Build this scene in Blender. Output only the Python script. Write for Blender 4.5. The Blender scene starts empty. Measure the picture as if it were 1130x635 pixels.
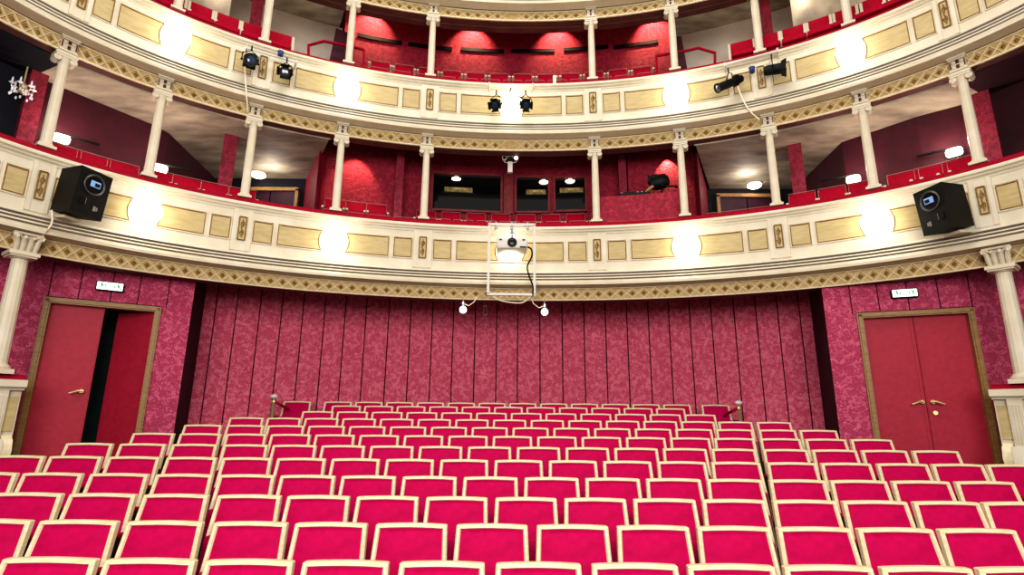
import bpy, bmesh, math, random
from mathutils import Vector, Matrix
random.seed(7)
D = bpy.data; SC = bpy.context.scene; COL = SC.collection
PI = math.pi; rad = math.radians; deg = math.degrees
CZ = 2.0                                   # eye height of the camera above the front of the stalls

# ------------------------------------------------------------------ camera model (pixels -> points in the hall)
F = 600.; PT, RL, YW = rad(13.282), rad(.494), rad(-.328)
CX, CY, EA, EB = .166, 5.065, 7.457, 4.935  # the balcony curve: half an ellipse
FW = Vector((math.sin(YW)*math.cos(PT), math.cos(YW)*math.cos(PT), math.sin(PT)))
_r = Vector((math.cos(YW), -math.sin(YW), 0)); _u = _r.cross(FW)
RT = _r*math.cos(RL)+_u*math.sin(RL); UP = -_r*math.sin(RL)+_u*math.cos(RL)
def ray(px, py): return FW+RT*((px-565)/F)+UP*((317.5-py)/F)
def onz(px, py, z):
    d = ray(px, py); k = z/d.z; return Vector((d.x*k, d.y*k, z+CZ))
def ony(px, py, y):
    d = ray(px, py); k = y/d.y; return Vector((d.x*k, y, d.z*k+CZ))
def onc(px, py, off=0.):
    d = ray(px, py); a, b = EA+off, EB+off
    qa = (d.x/a)**2+(d.y/b)**2; qb = -2*(d.x*CX/a/a+d.y*CY/b/b); qc = (CX/a)**2+(CY/b)**2-1
    k = (-qb+math.sqrt(qb*qb-4*qa*qc))/2/qa
    P = d*k; return deg(math.atan2((P.x-CX)/a, (P.y-CY)/b)), Vector((P.x, P.y, P.z+CZ))
def cv(t, off=0., z=0.):                    # z is relative to the eye
    t = rad(t); return Vector((CX+(EA+off)*math.sin(t), CY+(EB+off)*math.cos(t), z+CZ))
def nrm(t):
    t = rad(t); n = Vector((math.sin(t)/EA, math.cos(t)/EB, 0)); return n.normalized()
def yaw(t):
    n = nrm(t); return math.atan2(-n.x, n.y)
def tk(k): return -2.09+12.865*k            # bay angle number k
def ordn(i):
    return ['first','second','third','fourth','fifth','sixth','seventh','eighth','ninth','tenth','eleventh','twelfth','thirteenth','fourteenth','fifteenth','sixteenth','seventeenth','eighteenth','nineteenth','twentieth','twenty-first','twenty-second'][i]

cam = D.cameras.new('camera'); co = D.objects.new('camera', cam); COL.objects.link(co)
cam.sensor_width = 36; cam.lens = F/1130*36; cam.clip_start = .05; cam.clip_end = 200
m = Matrix((RT, UP, -FW)).transposed().to_4x4(); m.translation = (0, 0, CZ); co.matrix_world = m
SC.camera = co

# ------------------------------------------------------------------ materials
def srgb(h):
    h = h.lstrip('#'); v = [int(h[i:i+2], 16)/255 for i in (0, 2, 4)]
    return tuple(((c+.055)/1.055)**2.4 if c > .04045 else c/12.92 for c in v)+(1,)
MATS = {}
def mat(name, c, rough=.6, c2=None, scale=8., metal=0., bump=0., bscale=None, kind='noise', sheen=0., emit=0., spec=.3, stretch=(1,1,1)):
    if name in MATS: return MATS[name]
    M = D.materials.new(name); M.use_nodes = True; nt = M.node_tree; b = nt.nodes['Principled BSDF']
    b.inputs['Roughness'].default_value = rough; b.inputs['Metallic'].default_value = metal
    b.inputs['Specular IOR Level'].default_value = spec
    if sheen:
        b.inputs['Sheen Weight'].default_value = sheen; b.inputs['Sheen Roughness'].default_value = .4
        b.inputs['Sheen Tint'].default_value = srgb(c2 or c)
    if emit:
        b.inputs['Emission Color'].default_value = srgb(c); b.inputs['Emission Strength'].default_value = emit
    tc = nt.nodes.new('ShaderNodeTexCoord'); mp = nt.nodes.new('ShaderNodeMapping'); mp.inputs['Scale'].default_value = stretch
    nt.links.new(tc.outputs['Object'], mp.inputs['Vector'])
    if kind == 'damask':
        n1 = nt.nodes.new('ShaderNodeTexNoise'); n1.inputs['Scale'].default_value = scale; n1.inputs['Detail'].default_value = 1.5; n1.inputs['Distortion'].default_value = 2.2
        nt.links.new(mp.outputs[0], n1.inputs['Vector'])
        va = nt.nodes.new('ShaderNodeVectorMath'); va.operation = 'MULTIPLY_ADD'; va.inputs[1].default_value = (.16, .16, .16)
        nt.links.new(n1.outputs['Color'], va.inputs[0]); nt.links.new(mp.outputs[0], va.inputs[2])
        v = nt.nodes.new('ShaderNodeTexVoronoi'); v.feature = 'SMOOTH_F1'; v.inputs['Scale'].default_value = scale*.9
        nt.links.new(va.outputs[0], v.inputs['Vector'])
        wv = nt.nodes.new('ShaderNodeMath'); wv.operation = 'SINE'; ml = nt.nodes.new('ShaderNodeMath'); ml.operation = 'MULTIPLY'; ml.inputs[1].default_value = 14
        nt.links.new(v.outputs['Distance'], ml.inputs[0]); nt.links.new(ml.outputs[0], wv.inputs[0])
        ma = nt.nodes.new('ShaderNodeMath'); ma.operation = 'MULTIPLY_ADD'; ma.inputs[1].default_value = .5; ma.inputs[2].default_value = .5
        nt.links.new(wv.outputs[0], ma.inputs[0]); src = ma.outputs[0]
    else:
        n1 = nt.nodes.new('ShaderNodeTexNoise'); n1.inputs['Scale'].default_value = scale; n1.inputs['Detail'].default_value = 4
        nt.links.new(mp.outputs[0], n1.inputs['Vector']); src = n1.outputs[0]
    if c2:
        r = nt.nodes.new('ShaderNodeValToRGB'); r.color_ramp.elements[0].color = srgb(c); r.color_ramp.elements[1].color = srgb(c2)
        r.color_ramp.elements[0].position = .3 if kind != 'damask' else .1; r.color_ramp.elements[1].position = .7 if kind != 'damask' else .9
        nt.links.new(src, r.inputs[0]); nt.links.new(r.outputs[0], b.inputs['Base Color'])
    else: b.inputs['Base Color'].default_value = srgb(c)
    if bump:
        bp = nt.nodes.new('ShaderNodeBump'); bp.inputs['Strength'].default_value = bump; bp.inputs['Distance'].default_value = .02
        nt.links.new(src, bp.inputs['Height']); nt.links.new(bp.outputs[0], b.inputs['Normal'])
    MATS[name] = M; return M
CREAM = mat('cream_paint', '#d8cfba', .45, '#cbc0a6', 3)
CREAM2 = mat('cream_paint_darker', '#d2c8b2', .5, '#c6ba9e', 4)  # slightly darker cream
PANEL = mat('tan_panel', '#bfac7e', .5, '#ae9a68', 5, stretch=(1, 1, 4))
GOLD = mat('dull_gold', '#8f6c34', .4, '#6f4c22', 20)
GOLD2 = mat('pale_gold', '#e8dcba', .45, '#d8c8a0', 12)
LATBACK = mat('lattice_ground', '#c4aa76', .6, '#b29660', 15)
BOSS = mat('gilt_boss', '#94703a', .5, '#7c5a2a', 15)
UMBER = mat('umber_detail', '#5a3020', .7, '#43201a', 6)  # dark brown details of the entablature blocks
GREYL = mat('grey_moulding', '#b9b3a6', .5, '#a59f92', 6)
VELVET = mat('crimson_velvet', '#b6004e', .75, '#a40043', 16, sheen=.1, bump=.1, spec=.1)
SEATRED = mat('balcony_seat_red', '#a8082e', .75, '#980424', 18, sheen=.1, spec=.1)
TRIMP = mat('pale_pink_trim', '#b07068', .5)
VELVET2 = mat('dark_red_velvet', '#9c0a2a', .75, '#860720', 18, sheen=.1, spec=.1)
WOODC = mat('limed_wood', '#dccfae', .4, '#ccbb92', 9, stretch=(1, 1, 6))
DAMASK = mat('pink_red_damask', '#ca4062', .6, '#ea7890', 16, kind='damask', bump=.5, spec=.35)
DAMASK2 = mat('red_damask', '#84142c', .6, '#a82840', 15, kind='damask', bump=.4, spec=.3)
GROOVE = mat('groove_shade_burgundy', '#34060f', .8)  # dark tone painted in for the shade inside the wall grooves
DOORRED = mat('door_red', '#a81f38', .55, '#9a1830', 14, bump=.05)
WINE = mat('wine_wall', '#48121f', .7, '#38101c', 5)
PLASTERLIT = mat('plaster_light_streaks', '#857a6c', .7, '#c6baa2', 1.6, stretch=(1, 2.5, 1))  # pale bands in the tan stand for streaks of lamp light
PLASTERG = mat('grey_plaster', '#cfc8be', .7, '#b0a698', 1.5)
DARKCEIL = mat('dark_ceiling', '#3a1018', .8, '#2a0a12', 3)
BROWNC = mat('brown_soffit', '#6d4038', .7, '#573029', 3)
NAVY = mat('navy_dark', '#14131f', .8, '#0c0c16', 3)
BLACK = mat('black_plastic', '#0c0c0b', .55, '#12110f', 20, spec=.2)
BLACKG = mat('black_gloss', '#0a0a0b', .2)
CARPET = mat('dark_carpet', '#3a1016', .9, '#2a0a10', 30)
BRASS = mat('brass', '#d8c48e', .3, metal=.6)
DOORFR = mat('door_frame_bronze', '#9c7a48', .45, '#7e5c34', 10, stretch=(1, 1, 5))
STEELW = mat('white_metal', '#cfcbc2', .4)
GLOBE = mat('lit_globe', '#fff6e4', .4, emit=8)
LAMPW = mat('lit_lamp', '#fff1e0', .4, emit=10)
BULB = mat('lit_bulb', '#ffffff', .4, emit=3)
EXITW = mat('lit_exit_sign', '#f2fff4', .4, emit=.9)
GREEN = mat('sign_green', '#1c9a58', .5, emit=.15)
GLASSD = mat('booth_glass', '#08090c', .08, spec=.8)
BLUEG = mat('blue_glass', '#7fa8d8', .1, emit=.25)
DKGREEN = mat('dark_green_wall', '#0e2a28', .7, '#081c1c', 4)
CRYSTAL = mat('crystal', '#e8e6f0', .1, spec=.9, emit=.15)
PURP = mat('dark_purple_door', '#401428', .6, '#2c0c20', 5)
BLUEM = mat('blue_metal', '#2a3c70', .35)
CORD = mat('cream_cord', '#eee0c4', .6)
SILVER = mat('lamp_reflector', '#cfd4dc', .2, metal=.7)

# ------------------------------------------------------------------ mesh builder
class MB:
    def __init__(s): s.v = []; s.f = []; s.m = []
    def add(s, vs, fs, mi=0):
        o = len(s.v); s.v += [tuple(p) for p in vs]; s.f += [tuple(i+o for i in f) for f in fs]; s.m += [mi]*len(fs); return s
    def box(s, c, d, mi=0, M=None, taper=1.):
        x, y, z = [k/2 for k in d]; vs = []
        for dz in (-z, z):
            k = 1 if dz < 0 else taper
            for dx, dy in ((-x, -y), (x, -y), (x, y), (-x, y)):
                p = Vector((dx*k, dy*k, dz)); p = (M @ p) if M else p; vs.append(p+Vector(c))
        return s.add(vs, [(0,3,2,1),(4,5,6,7),(0,1,5,4),(1,2,6,5),(2,3,7,6),(3,0,4,7)], mi)
    def bbox(s, c, d, b=.006, mi=0, M=None):      # bevelled box
        bm = bmesh.new(); bmesh.ops.create_cube(bm, size=1)
        for v in bm.verts: v.co = Vector((v.co.x*d[0], v.co.y*d[1], v.co.z*d[2]))
        bmesh.ops.bevel(bm, geom=list(bm.edges), offset=b, segments=2, affect='EDGES', profile=.5)
        bm.verts.index_update()
        vs = [((M @ v.co) if M else v.co)+Vector(c) for v in bm.verts]; fs = [[v.index for v in f.verts] for f in bm.faces]
        bm.free(); return s.add(vs, fs, mi)
    def tube(s, pts, r, n=8, mi=0, cap=True):
        pts = [Vector(p) for p in pts]; vs = []; fs = []; N = len(pts); a = None
        for i, p in enumerate(pts):
            d = (pts[min(i+1, N-1)]-pts[max(i-1, 0)])
            d = d.normalized() if d.length > 1e-9 else Vector((0,0,1))
            if a is None: a = Vector((0,0,1)).cross(d) if abs(d.z) < .9 else Vector((1,0,0)).cross(d)
            a = (a-d*a.dot(d)).normalized(); b = d.cross(a); rr = r[i] if isinstance(r, (list, tuple)) else r
            vs += [p+(a*math.cos(2*PI*k/n)+b*math.sin(2*PI*k/n))*rr for k in range(n)]
        for i in range(N-1):
            for k in range(n): fs.append((i*n+k, i*n+(k+1)%n, (i+1)*n+(k+1)%n, (i+1)*n+k))
        if cap: fs += [tuple(range(n))[::-1], tuple((N-1)*n+k for k in range(n))]
        return s.add(vs, fs, mi)
    def lathe(s, prof, n=16, mi=0, M=None, o=(0,0,0), flute=0):
        vs = []; fs = []; N = len(prof)
        for r, z in prof:
            for k in range(n):
                q = r*(1-flute*(k%2)) ; p = Vector((q*math.cos(2*PI*k/n), q*math.sin(2*PI*k/n), z)); p = (M @ p) if M else p; vs.append(p+Vector(o))
        for i in range(N-1):
            for k in range(n): fs.append((i*n+k, i*n+(k+1)%n, (i+1)*n+(k+1)%n, (i+1)*n+k))
        fs += [tuple(range(n))[::-1], tuple((N-1)*n+k for k in range(n))]
        return s.add(vs, fs, mi)
    def ball(s, c, r, n=14, mi=0, sc=(1,1,1)):
        prof = [(max(1e-4, math.sin(PI*i/n)), -math.cos(PI*i/n)) for i in range(n+1)]
        vs = []; fs = []
        for q, z in prof:
            for k in range(n): vs.append((c[0]+r*sc[0]*q*math.cos(2*PI*k/n), c[1]+r*sc[1]*q*math.sin(2*PI*k/n), c[2]+r*sc[2]*z))
        for i in range(n):
            for k in range(n): fs.append((i*n+k, i*n+(k+1)%n, (i+1)*n+(k+1)%n, (i+1)*n+k))
        return s.add(vs, fs, mi)
    def sweep(s, prof, t0, t1, n, mis=None, close=False):    # profile [(off, z)] swept along the balcony curve
        P = len(prof); vs = []; fs = []; ms = []
        for i in range(n+1):
            t = t0+(t1-t0)*i/n
            for o, z in prof: vs.append(cv(t, o, z))
        o0 = len(s.v); s.v += [tuple(p) for p in vs]
        for i in range(n):
            for j in range(P if close else P-1):
                a, b = i*P+j, i*P+(j+1)%P
                s.f.append((o0+a, o0+b, o0+b+P, o0+a+P)); s.m.append(mis[j] if mis else 0)
        if close or True:
            s.f.append(tuple(o0+j for j in range(P))[::-1]); s.m.append(mis[0] if mis else 0)
            s.f.append(tuple(o0+n*P+j for j in range(P))); s.m.append(mis[0] if mis else 0)
        return s
    def wall(s, pts, z0, z1, mi=0, th=.12):                  # upright wall along an xy polyline, thickened
        pts = [Vector((p[0], p[1])) for p in pts]; N = len(pts); nn = []
        for i in range(N):
            d = (pts[min(i+1, N-1)]-pts[max(i-1, 0)]).normalized(); nn.append(Vector((-d.y, d.x)))
        vs = []
        for p, n_ in zip(pts, nn):
            q = p+n_*th
            vs += [(p.x, p.y, z0+CZ), (p.x, p.y, z1+CZ), (q.x, q.y, z1+CZ), (q.x, q.y, z0+CZ)]
        fs = []
        for i in range(N-1):
            for j in range(4): a, b = i*4+j, i*4+(j+1)%4; fs.append((a, b, b+4, a+4))
        fs += [(3,2,1,0), tuple((N-1)*4+j for j in range(4))]
        return s.add(vs, fs, mi)
    def build(s, name, mats, parent=None, smooth=False, loc=None, rotz=0., angle=40):
        me = D.meshes.new(name); me.from_pydata(s.v, [], s.f)
        if not isinstance(mats, (list, tuple)): mats = [mats]
        for q in mats: me.materials.append(q)
        me.polygons.foreach_set('material_index', s.m)
        bm = bmesh.new(); bm.from_mesh(me); bmesh.ops.recalc_face_normals(bm, faces=bm.faces); bm.to_mesh(me); bm.free()
        if smooth:
            me.polygons.foreach_set('use_smooth', [True]*len(me.polygons)); me.set_sharp_from_angle(angle=rad(angle))
        ob = D.objects.new(name, me); COL.objects.link(ob)
        if parent is not None: ob.parent = parent
        if loc is not None: ob.location = loc
        if rotz: ob.rotation_euler = (0, 0, rotz)
        return ob
def tag(o, label, cat, group=None):
    o['label'] = label; o['category'] = cat
    if group: o['group'] = group
    return o
def thing(name, label, cat, loc=(0,0,0), rotz=0., group=None):
    o = D.objects.new(name, None); COL.objects.link(o); o.empty_display_size = .1
    o.location = loc; o.rotation_euler = (0, 0, rotz); return tag(o, label, cat, group)
def struct(o): o['kind'] = 'structure'; return o
def dup(root, loc, rotz=0., label=None, scale=None):
    r = root.copy(); COL.objects.link(r); r.location = loc; r.rotation_euler = (0, 0, rotz)
    if scale: r.scale = scale
    if label: r['label'] = label
    for ch in list(root.children):
        c = ch.copy(); COL.objects.link(c); c.parent = r
        for g in list(ch.children):
            e = g.copy(); COL.objects.link(e); e.parent = c
    return r

# ------------------------------------------------------------------ the parterre floor
RAKE = .158
def ftop(y): return -1.417+RAKE*y                 # height of the chair tops above eye level
CH = .90                                          # chair height
def fz(y): return ftop(y)-CH
mb = MB()
ys = [-3, 2.2, 14]
vs = [(-12, -3, fz(2.2)+CZ), (12, -3, fz(2.2)+CZ), (12, 2.2, fz(2.2)+CZ), (-12, 2.2, fz(2.2)+CZ), (12, 14, fz(14)+CZ), (-12, 14, fz(14)+CZ)]
mb.add(vs, [(0,1,2,3), (3,2,4,5)]); struct(mb.build('floor', CARPET))

# ------------------------------------------------------------------ parterre back wall of upholstered panels
lines = [218, 239, 262, 288, 312, 335.5, 359.5, 382, 405, 430, 454, 478, 501, 525, 548.5, 571.4, 595.7, 620, 644, 667.5, 691, 714.6, 737, 760, 783.7, 809, 833, 857, 881, 905]
BW = 1.6
ts = [onc(x, 335, BW)[0] for x in lines]
ts = [ts[0]-4]+ts+[ts[-1]+4]
mb = MB(); mb.wall([cv(ts[0]+(ts[-1]-ts[0])*i/60, BW+.05).xy for i in range(61)], -1.2, 2.55, 1)
for a, b in zip(ts[:-1], ts[1:]):
    g = .075
    q = [cv(a+g+(b-a-2*g)*i/4) for i in range(5)]
    P = [(BW+.05, 0), (BW, .0), (BW-.012, .02)]
    vs = []
    N = 6
    for i in range(N+1):
        t = a+g+(b-a-2*g)*i/N; e = .012 if i in (0, N) else 0
        vs += [cv(t, BW+.03+e, -1.2), cv(t, BW+e, -1.2), cv(t, BW+e, 2.55), cv(t, BW+.03+e, 2.55)]
    fs = []
    for i in range(N):
        for j in range(3): fs.append((i*4+j, i*4+j+1, i*4+j+5, i*4+j+4))
    fs += [(3,2,1,0), (N*4, N*4+1, N*4+2, N*4+3)]
    mb.add(vs, fs, 0)
struct(mb.build('wall_back', [DAMASK, GROOVE]))

# ------------------------------------------------------------------ side walls with the two double doors
ZD = 1.65
def door_wall(pl, pr, zbot, ext_out, edge_px, side, name, seams, sign_px):
    a = onz(*pl, ZD); b = onz(*pr, ZD)             # frame outer corners at head height, left and right in the picture
    u = (b-a); L = u.xy.length; u = Vector((u.x, u.y, 0)).normalized(); n = Vector((-u.y, u.x, 0))   # n points away from the hall
    def at(s, d, z): q = a+u*s+n*d; return Vector((q.x, q.y, z+CZ))
    d = ray(*edge_px); k = (a-Vector((0,0,CZ))).dot(n)/d.dot(n); ee = (d*k+Vector((0,0,CZ))-a).dot(u)
    s0, s1 = (-ext_out, ee) if side == 'left' else (ee, L+ext_out)
    mb = MB()
    def slab(sa, sb, za, zb, d0=0, d1=.14, mi=0):
        mb.add([at(sa,d0,za), at(sb,d0,za), at(sb,d1,za), at(sa,d1,za), at(sa,d0,zb), at(sb,d0,zb), at(sb,d1,zb), at(sa,d1,zb)],
               [(0,3,2,1),(4,5,6,7),(0,1,5,4),(1,2,6,5),(2,3,7,6),(3,0,4,7)], mi)
    ft = .085
    slab(s0, ft*.6, zbot-.4, 2.55); slab(L-ft*.6, s1, zbot-.4, 2.55); slab(ft*.6, L-ft*.6, ZD-ft*.6, 2.55)
    # return running back to the panelled wall, its shade painted on in burgundy
    e = at(s1 if side == 'left' else s0, .0, 0).xy; t_, w_ = onc(*sign_px, BW-.02); g_ = w_.xy
    q = [e, g_] if side == 'left' else [g_, e]; dn = Vector((-(q[1]-q[0]).y, (q[1]-q[0]).x)).normalized()*.05
    vs = []
    for p in (q[0], q[1], q[1]+dn, q[0]+dn): vs += [(p.x, p.y, zbot-.4+CZ), (p.x, p.y, 2.55+CZ)]
    mb.add(vs, [(0,2,3,1),(2,4,5,3),(4,6,7,5),(6,0,1,7),(1,3,5,7),(0,6,4,2)], 1)
    for s in seams: slab(L*s-.007, L*s+.007, ZD, 2.55, -.006, .02, 1)
    slab(0, L, ZD+.005, ZD+.02, -.006, .02, 1)
    struct(mb.build('wall_'+side, [mat('side_damask', '#a82f54', .6, '#ca5878', 14, kind='damask', bump=.6, spec=.35), GROOVE]))
    return a, b, u, n, L, at, ft
def leaf(at, s0, s1, z0, z1, d0, mats, name, label=None, parent=None, flip=0):
    pass
def bar(mb, at, sa, sb, za, zb, d0, d1, mi=0):
    mb.add([at(sa,d0,za), at(sb,d0,za), at(sb,d1,za), at(sa,d1,za), at(sa,d0,zb), at(sb,d0,zb), at(sb,d1,zb), at(sa,d1,zb)],
           [(0,3,2,1),(4,5,6,7),(0,1,5,4),(1,2,6,5),(2,3,7,6),(3,0,4,7)], mi)
def make_door(name, wallres, zbot, open_right, handles):
    a, b, u, n, L, at, ft = wallres
    root = struct(D.objects.new(name, None)); COL.objects.link(root)
    fr = MB()
    for sa, sb, za, zb in ((0, ft, zbot, ZD), (L-ft, L, zbot, ZD), (ft, L-ft, ZD-ft, ZD)):
        bar(fr, at, sa, sb, za, zb, -.05, .12)
    for sa, sb, za, zb in ((.02, ft-.02, zbot, ZD-.02), (L-ft+.02, L-.02, zbot, ZD-.02), (.02, L-.02, ZD-ft+.02, ZD-.02)):
        bar(fr, at, sa, sb, za, zb, -.07, -.04)
    fr.build('door_frame', DOORFR, root)
    mid = L/2
    l1 = MB(); bar(l1, at, ft, mid-.004, zbot+.02, ZD-ft, .06, .105)
    bar(l1, at, mid-.05, mid-.02, zbot+.02, ZD-ft, .052, .07)
    lf = l1.build('door_leaf', DOORRED, root)
    l2 = MB()
    if not open_right:
        bar(l2, at, mid+.004, L-ft, zbot+.02, ZD-ft, .06, .105); bar(l2, at, mid+.02, mid+.05, zbot+.02, ZD-ft, .052, .07)
        def h2(s, d, z): return at(s, d, z)
    else:
        ang = rad(38); W = L/2-ft
        def h2(s, d, z):
            k = L-ft-s; return at(L-ft-k*math.cos(ang), d+k*math.sin(ang), z)
        bar(l2, h2, mid+.004, L-ft, zbot+.02, ZD-ft, .06, .105)
    lf2 = l2.build('door_leaf', DOORRED, root)
    if open_right: lf2['label'] = 'door leaf standing ajar'
    for which, s, z, dirn in handles:
        h = MB(); f = at if which == 0 else h2
        h.tube([f(s, .05, z), f(s, -.01, z)], .028, 10)
        h.tube([f(s, -.01, z), f(s+dirn*.03, -.025, z+.004), f(s+dirn*.14, -.03, z-.035)], [.017, .017, .011], 8)
        h.ball(f(s, -.012, z), .024, 8)
        h.build('door_handle', BRASS, lf if which == 0 else lf2, smooth=True)
        if dirn == 1 and not open_right:
            k = MB(); k.tube([f(s+.02, .05, z-.16), f(s+.02, .035, z-.16)], .032, 12); k.build('key_plate', BRASS, lf2, smooth=True)
    return root
ZBL = -1.05; ZBR = -1.05
WL = door_wall((49.9, 327.9), (178.6, 339.7), ZBL, 4.5, (215.5, 315), 'left', 'wall_left', (.02, .26, .53, .77, 1.04), (227, 325))
WR = door_wall((944.4, 346.5), (1073.5, 339.7), ZBR, 4.5, (907, 322), 'right', 'wall_right', (-.03, .22, .48, .74, 1.0), (893.5, 330))
make_door('door_1', WL, ZBL, True, [(0, WL[4]/2-.10, .30, -1)])
make_door('door_2', WR, ZBR, False, [(0, WR[4]/2-.06, .255, -1), (1, WR[4]/2+.07, .255, 1)])
# corridor seen through the open leaf
a, b, u, n, L, at, ft = WL
mb = MB()
bar(mb, at, -.3, L, ZBL, 2.1, 1.1, 1.15); bar(mb, at, -.35, -.3, ZBL, 2.1, .14, 1.15); bar(mb, at, L-.03, L, ZBL, 2.1, .14, 1.15); bar(mb, at, -.35, L, 2.1, 2.15, .14, 1.15)
struct(mb.build('wall_corridor', DKGREEN))
a, b, u, n, L, at, ft = WR
mb = MB(); bar(mb, at, -.1, L+.1, ZBL, ZD+.2, .16, .2); struct(mb.build('wall_corridor', DKGREEN))

# exit signs
def exit_sign(px, W, label, hang):
    a, b, u, n, L, at, ft = W
    # point on the wall plane
    d = ray(*px); k = (a-Vector((0,0,CZ))).dot(n)/d.dot(n); P = d*k+Vector((0,0,CZ))-n*.04
    root = thing('exit_sign', label, 'exit sign', P, math.atan2(u.y, u.x), 'exit signs over the doors')
    h = MB(); h.bbox((0, .0, 0), (.36, .06, .15), .02); h.build('housing', BLACK, root)
    f = MB(); f.bbox((0, -.034, 0), (.325, .012, .115), .008); f.build('lit_panel', EXITW, root)
    p = MB()
    for sx in (-1, 1):
        x = sx*.105
        p.ball((x-.002, -.042, .032), .010, 8)
        p.tube([(x, -.042, .022), (x+.006, -.042, -.004)], .009, 6)
        p.tube([(x+.006, -.042, -.004), (x+.024, -.042, -.012), (x+.022, -.042, -.034)], .0055, 6)
        p.tube([(x+.006, -.042, -.004), (x-.008, -.042, -.018), (x-.024, -.042, -.022)], .0055, 6)
        p.tube([(x, -.042, .02), (x+.018, -.042, .006)], .005, 6); p.tube([(x, -.042, .02), (x-.018, -.042, .010)], .005, 6)
        p.box((x+sx*-.045, -.041, 0), (.012, .004, .05))
    p.build('running_figure', GREEN, root)
    return root
exit_sign((122, 317.2), WL, 'lit white exit sign with green figures over the half-open left door', 0)
exit_sign((997, 324.6), WR, 'lit white exit sign with green figures over the closed right door', 0)

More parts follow.
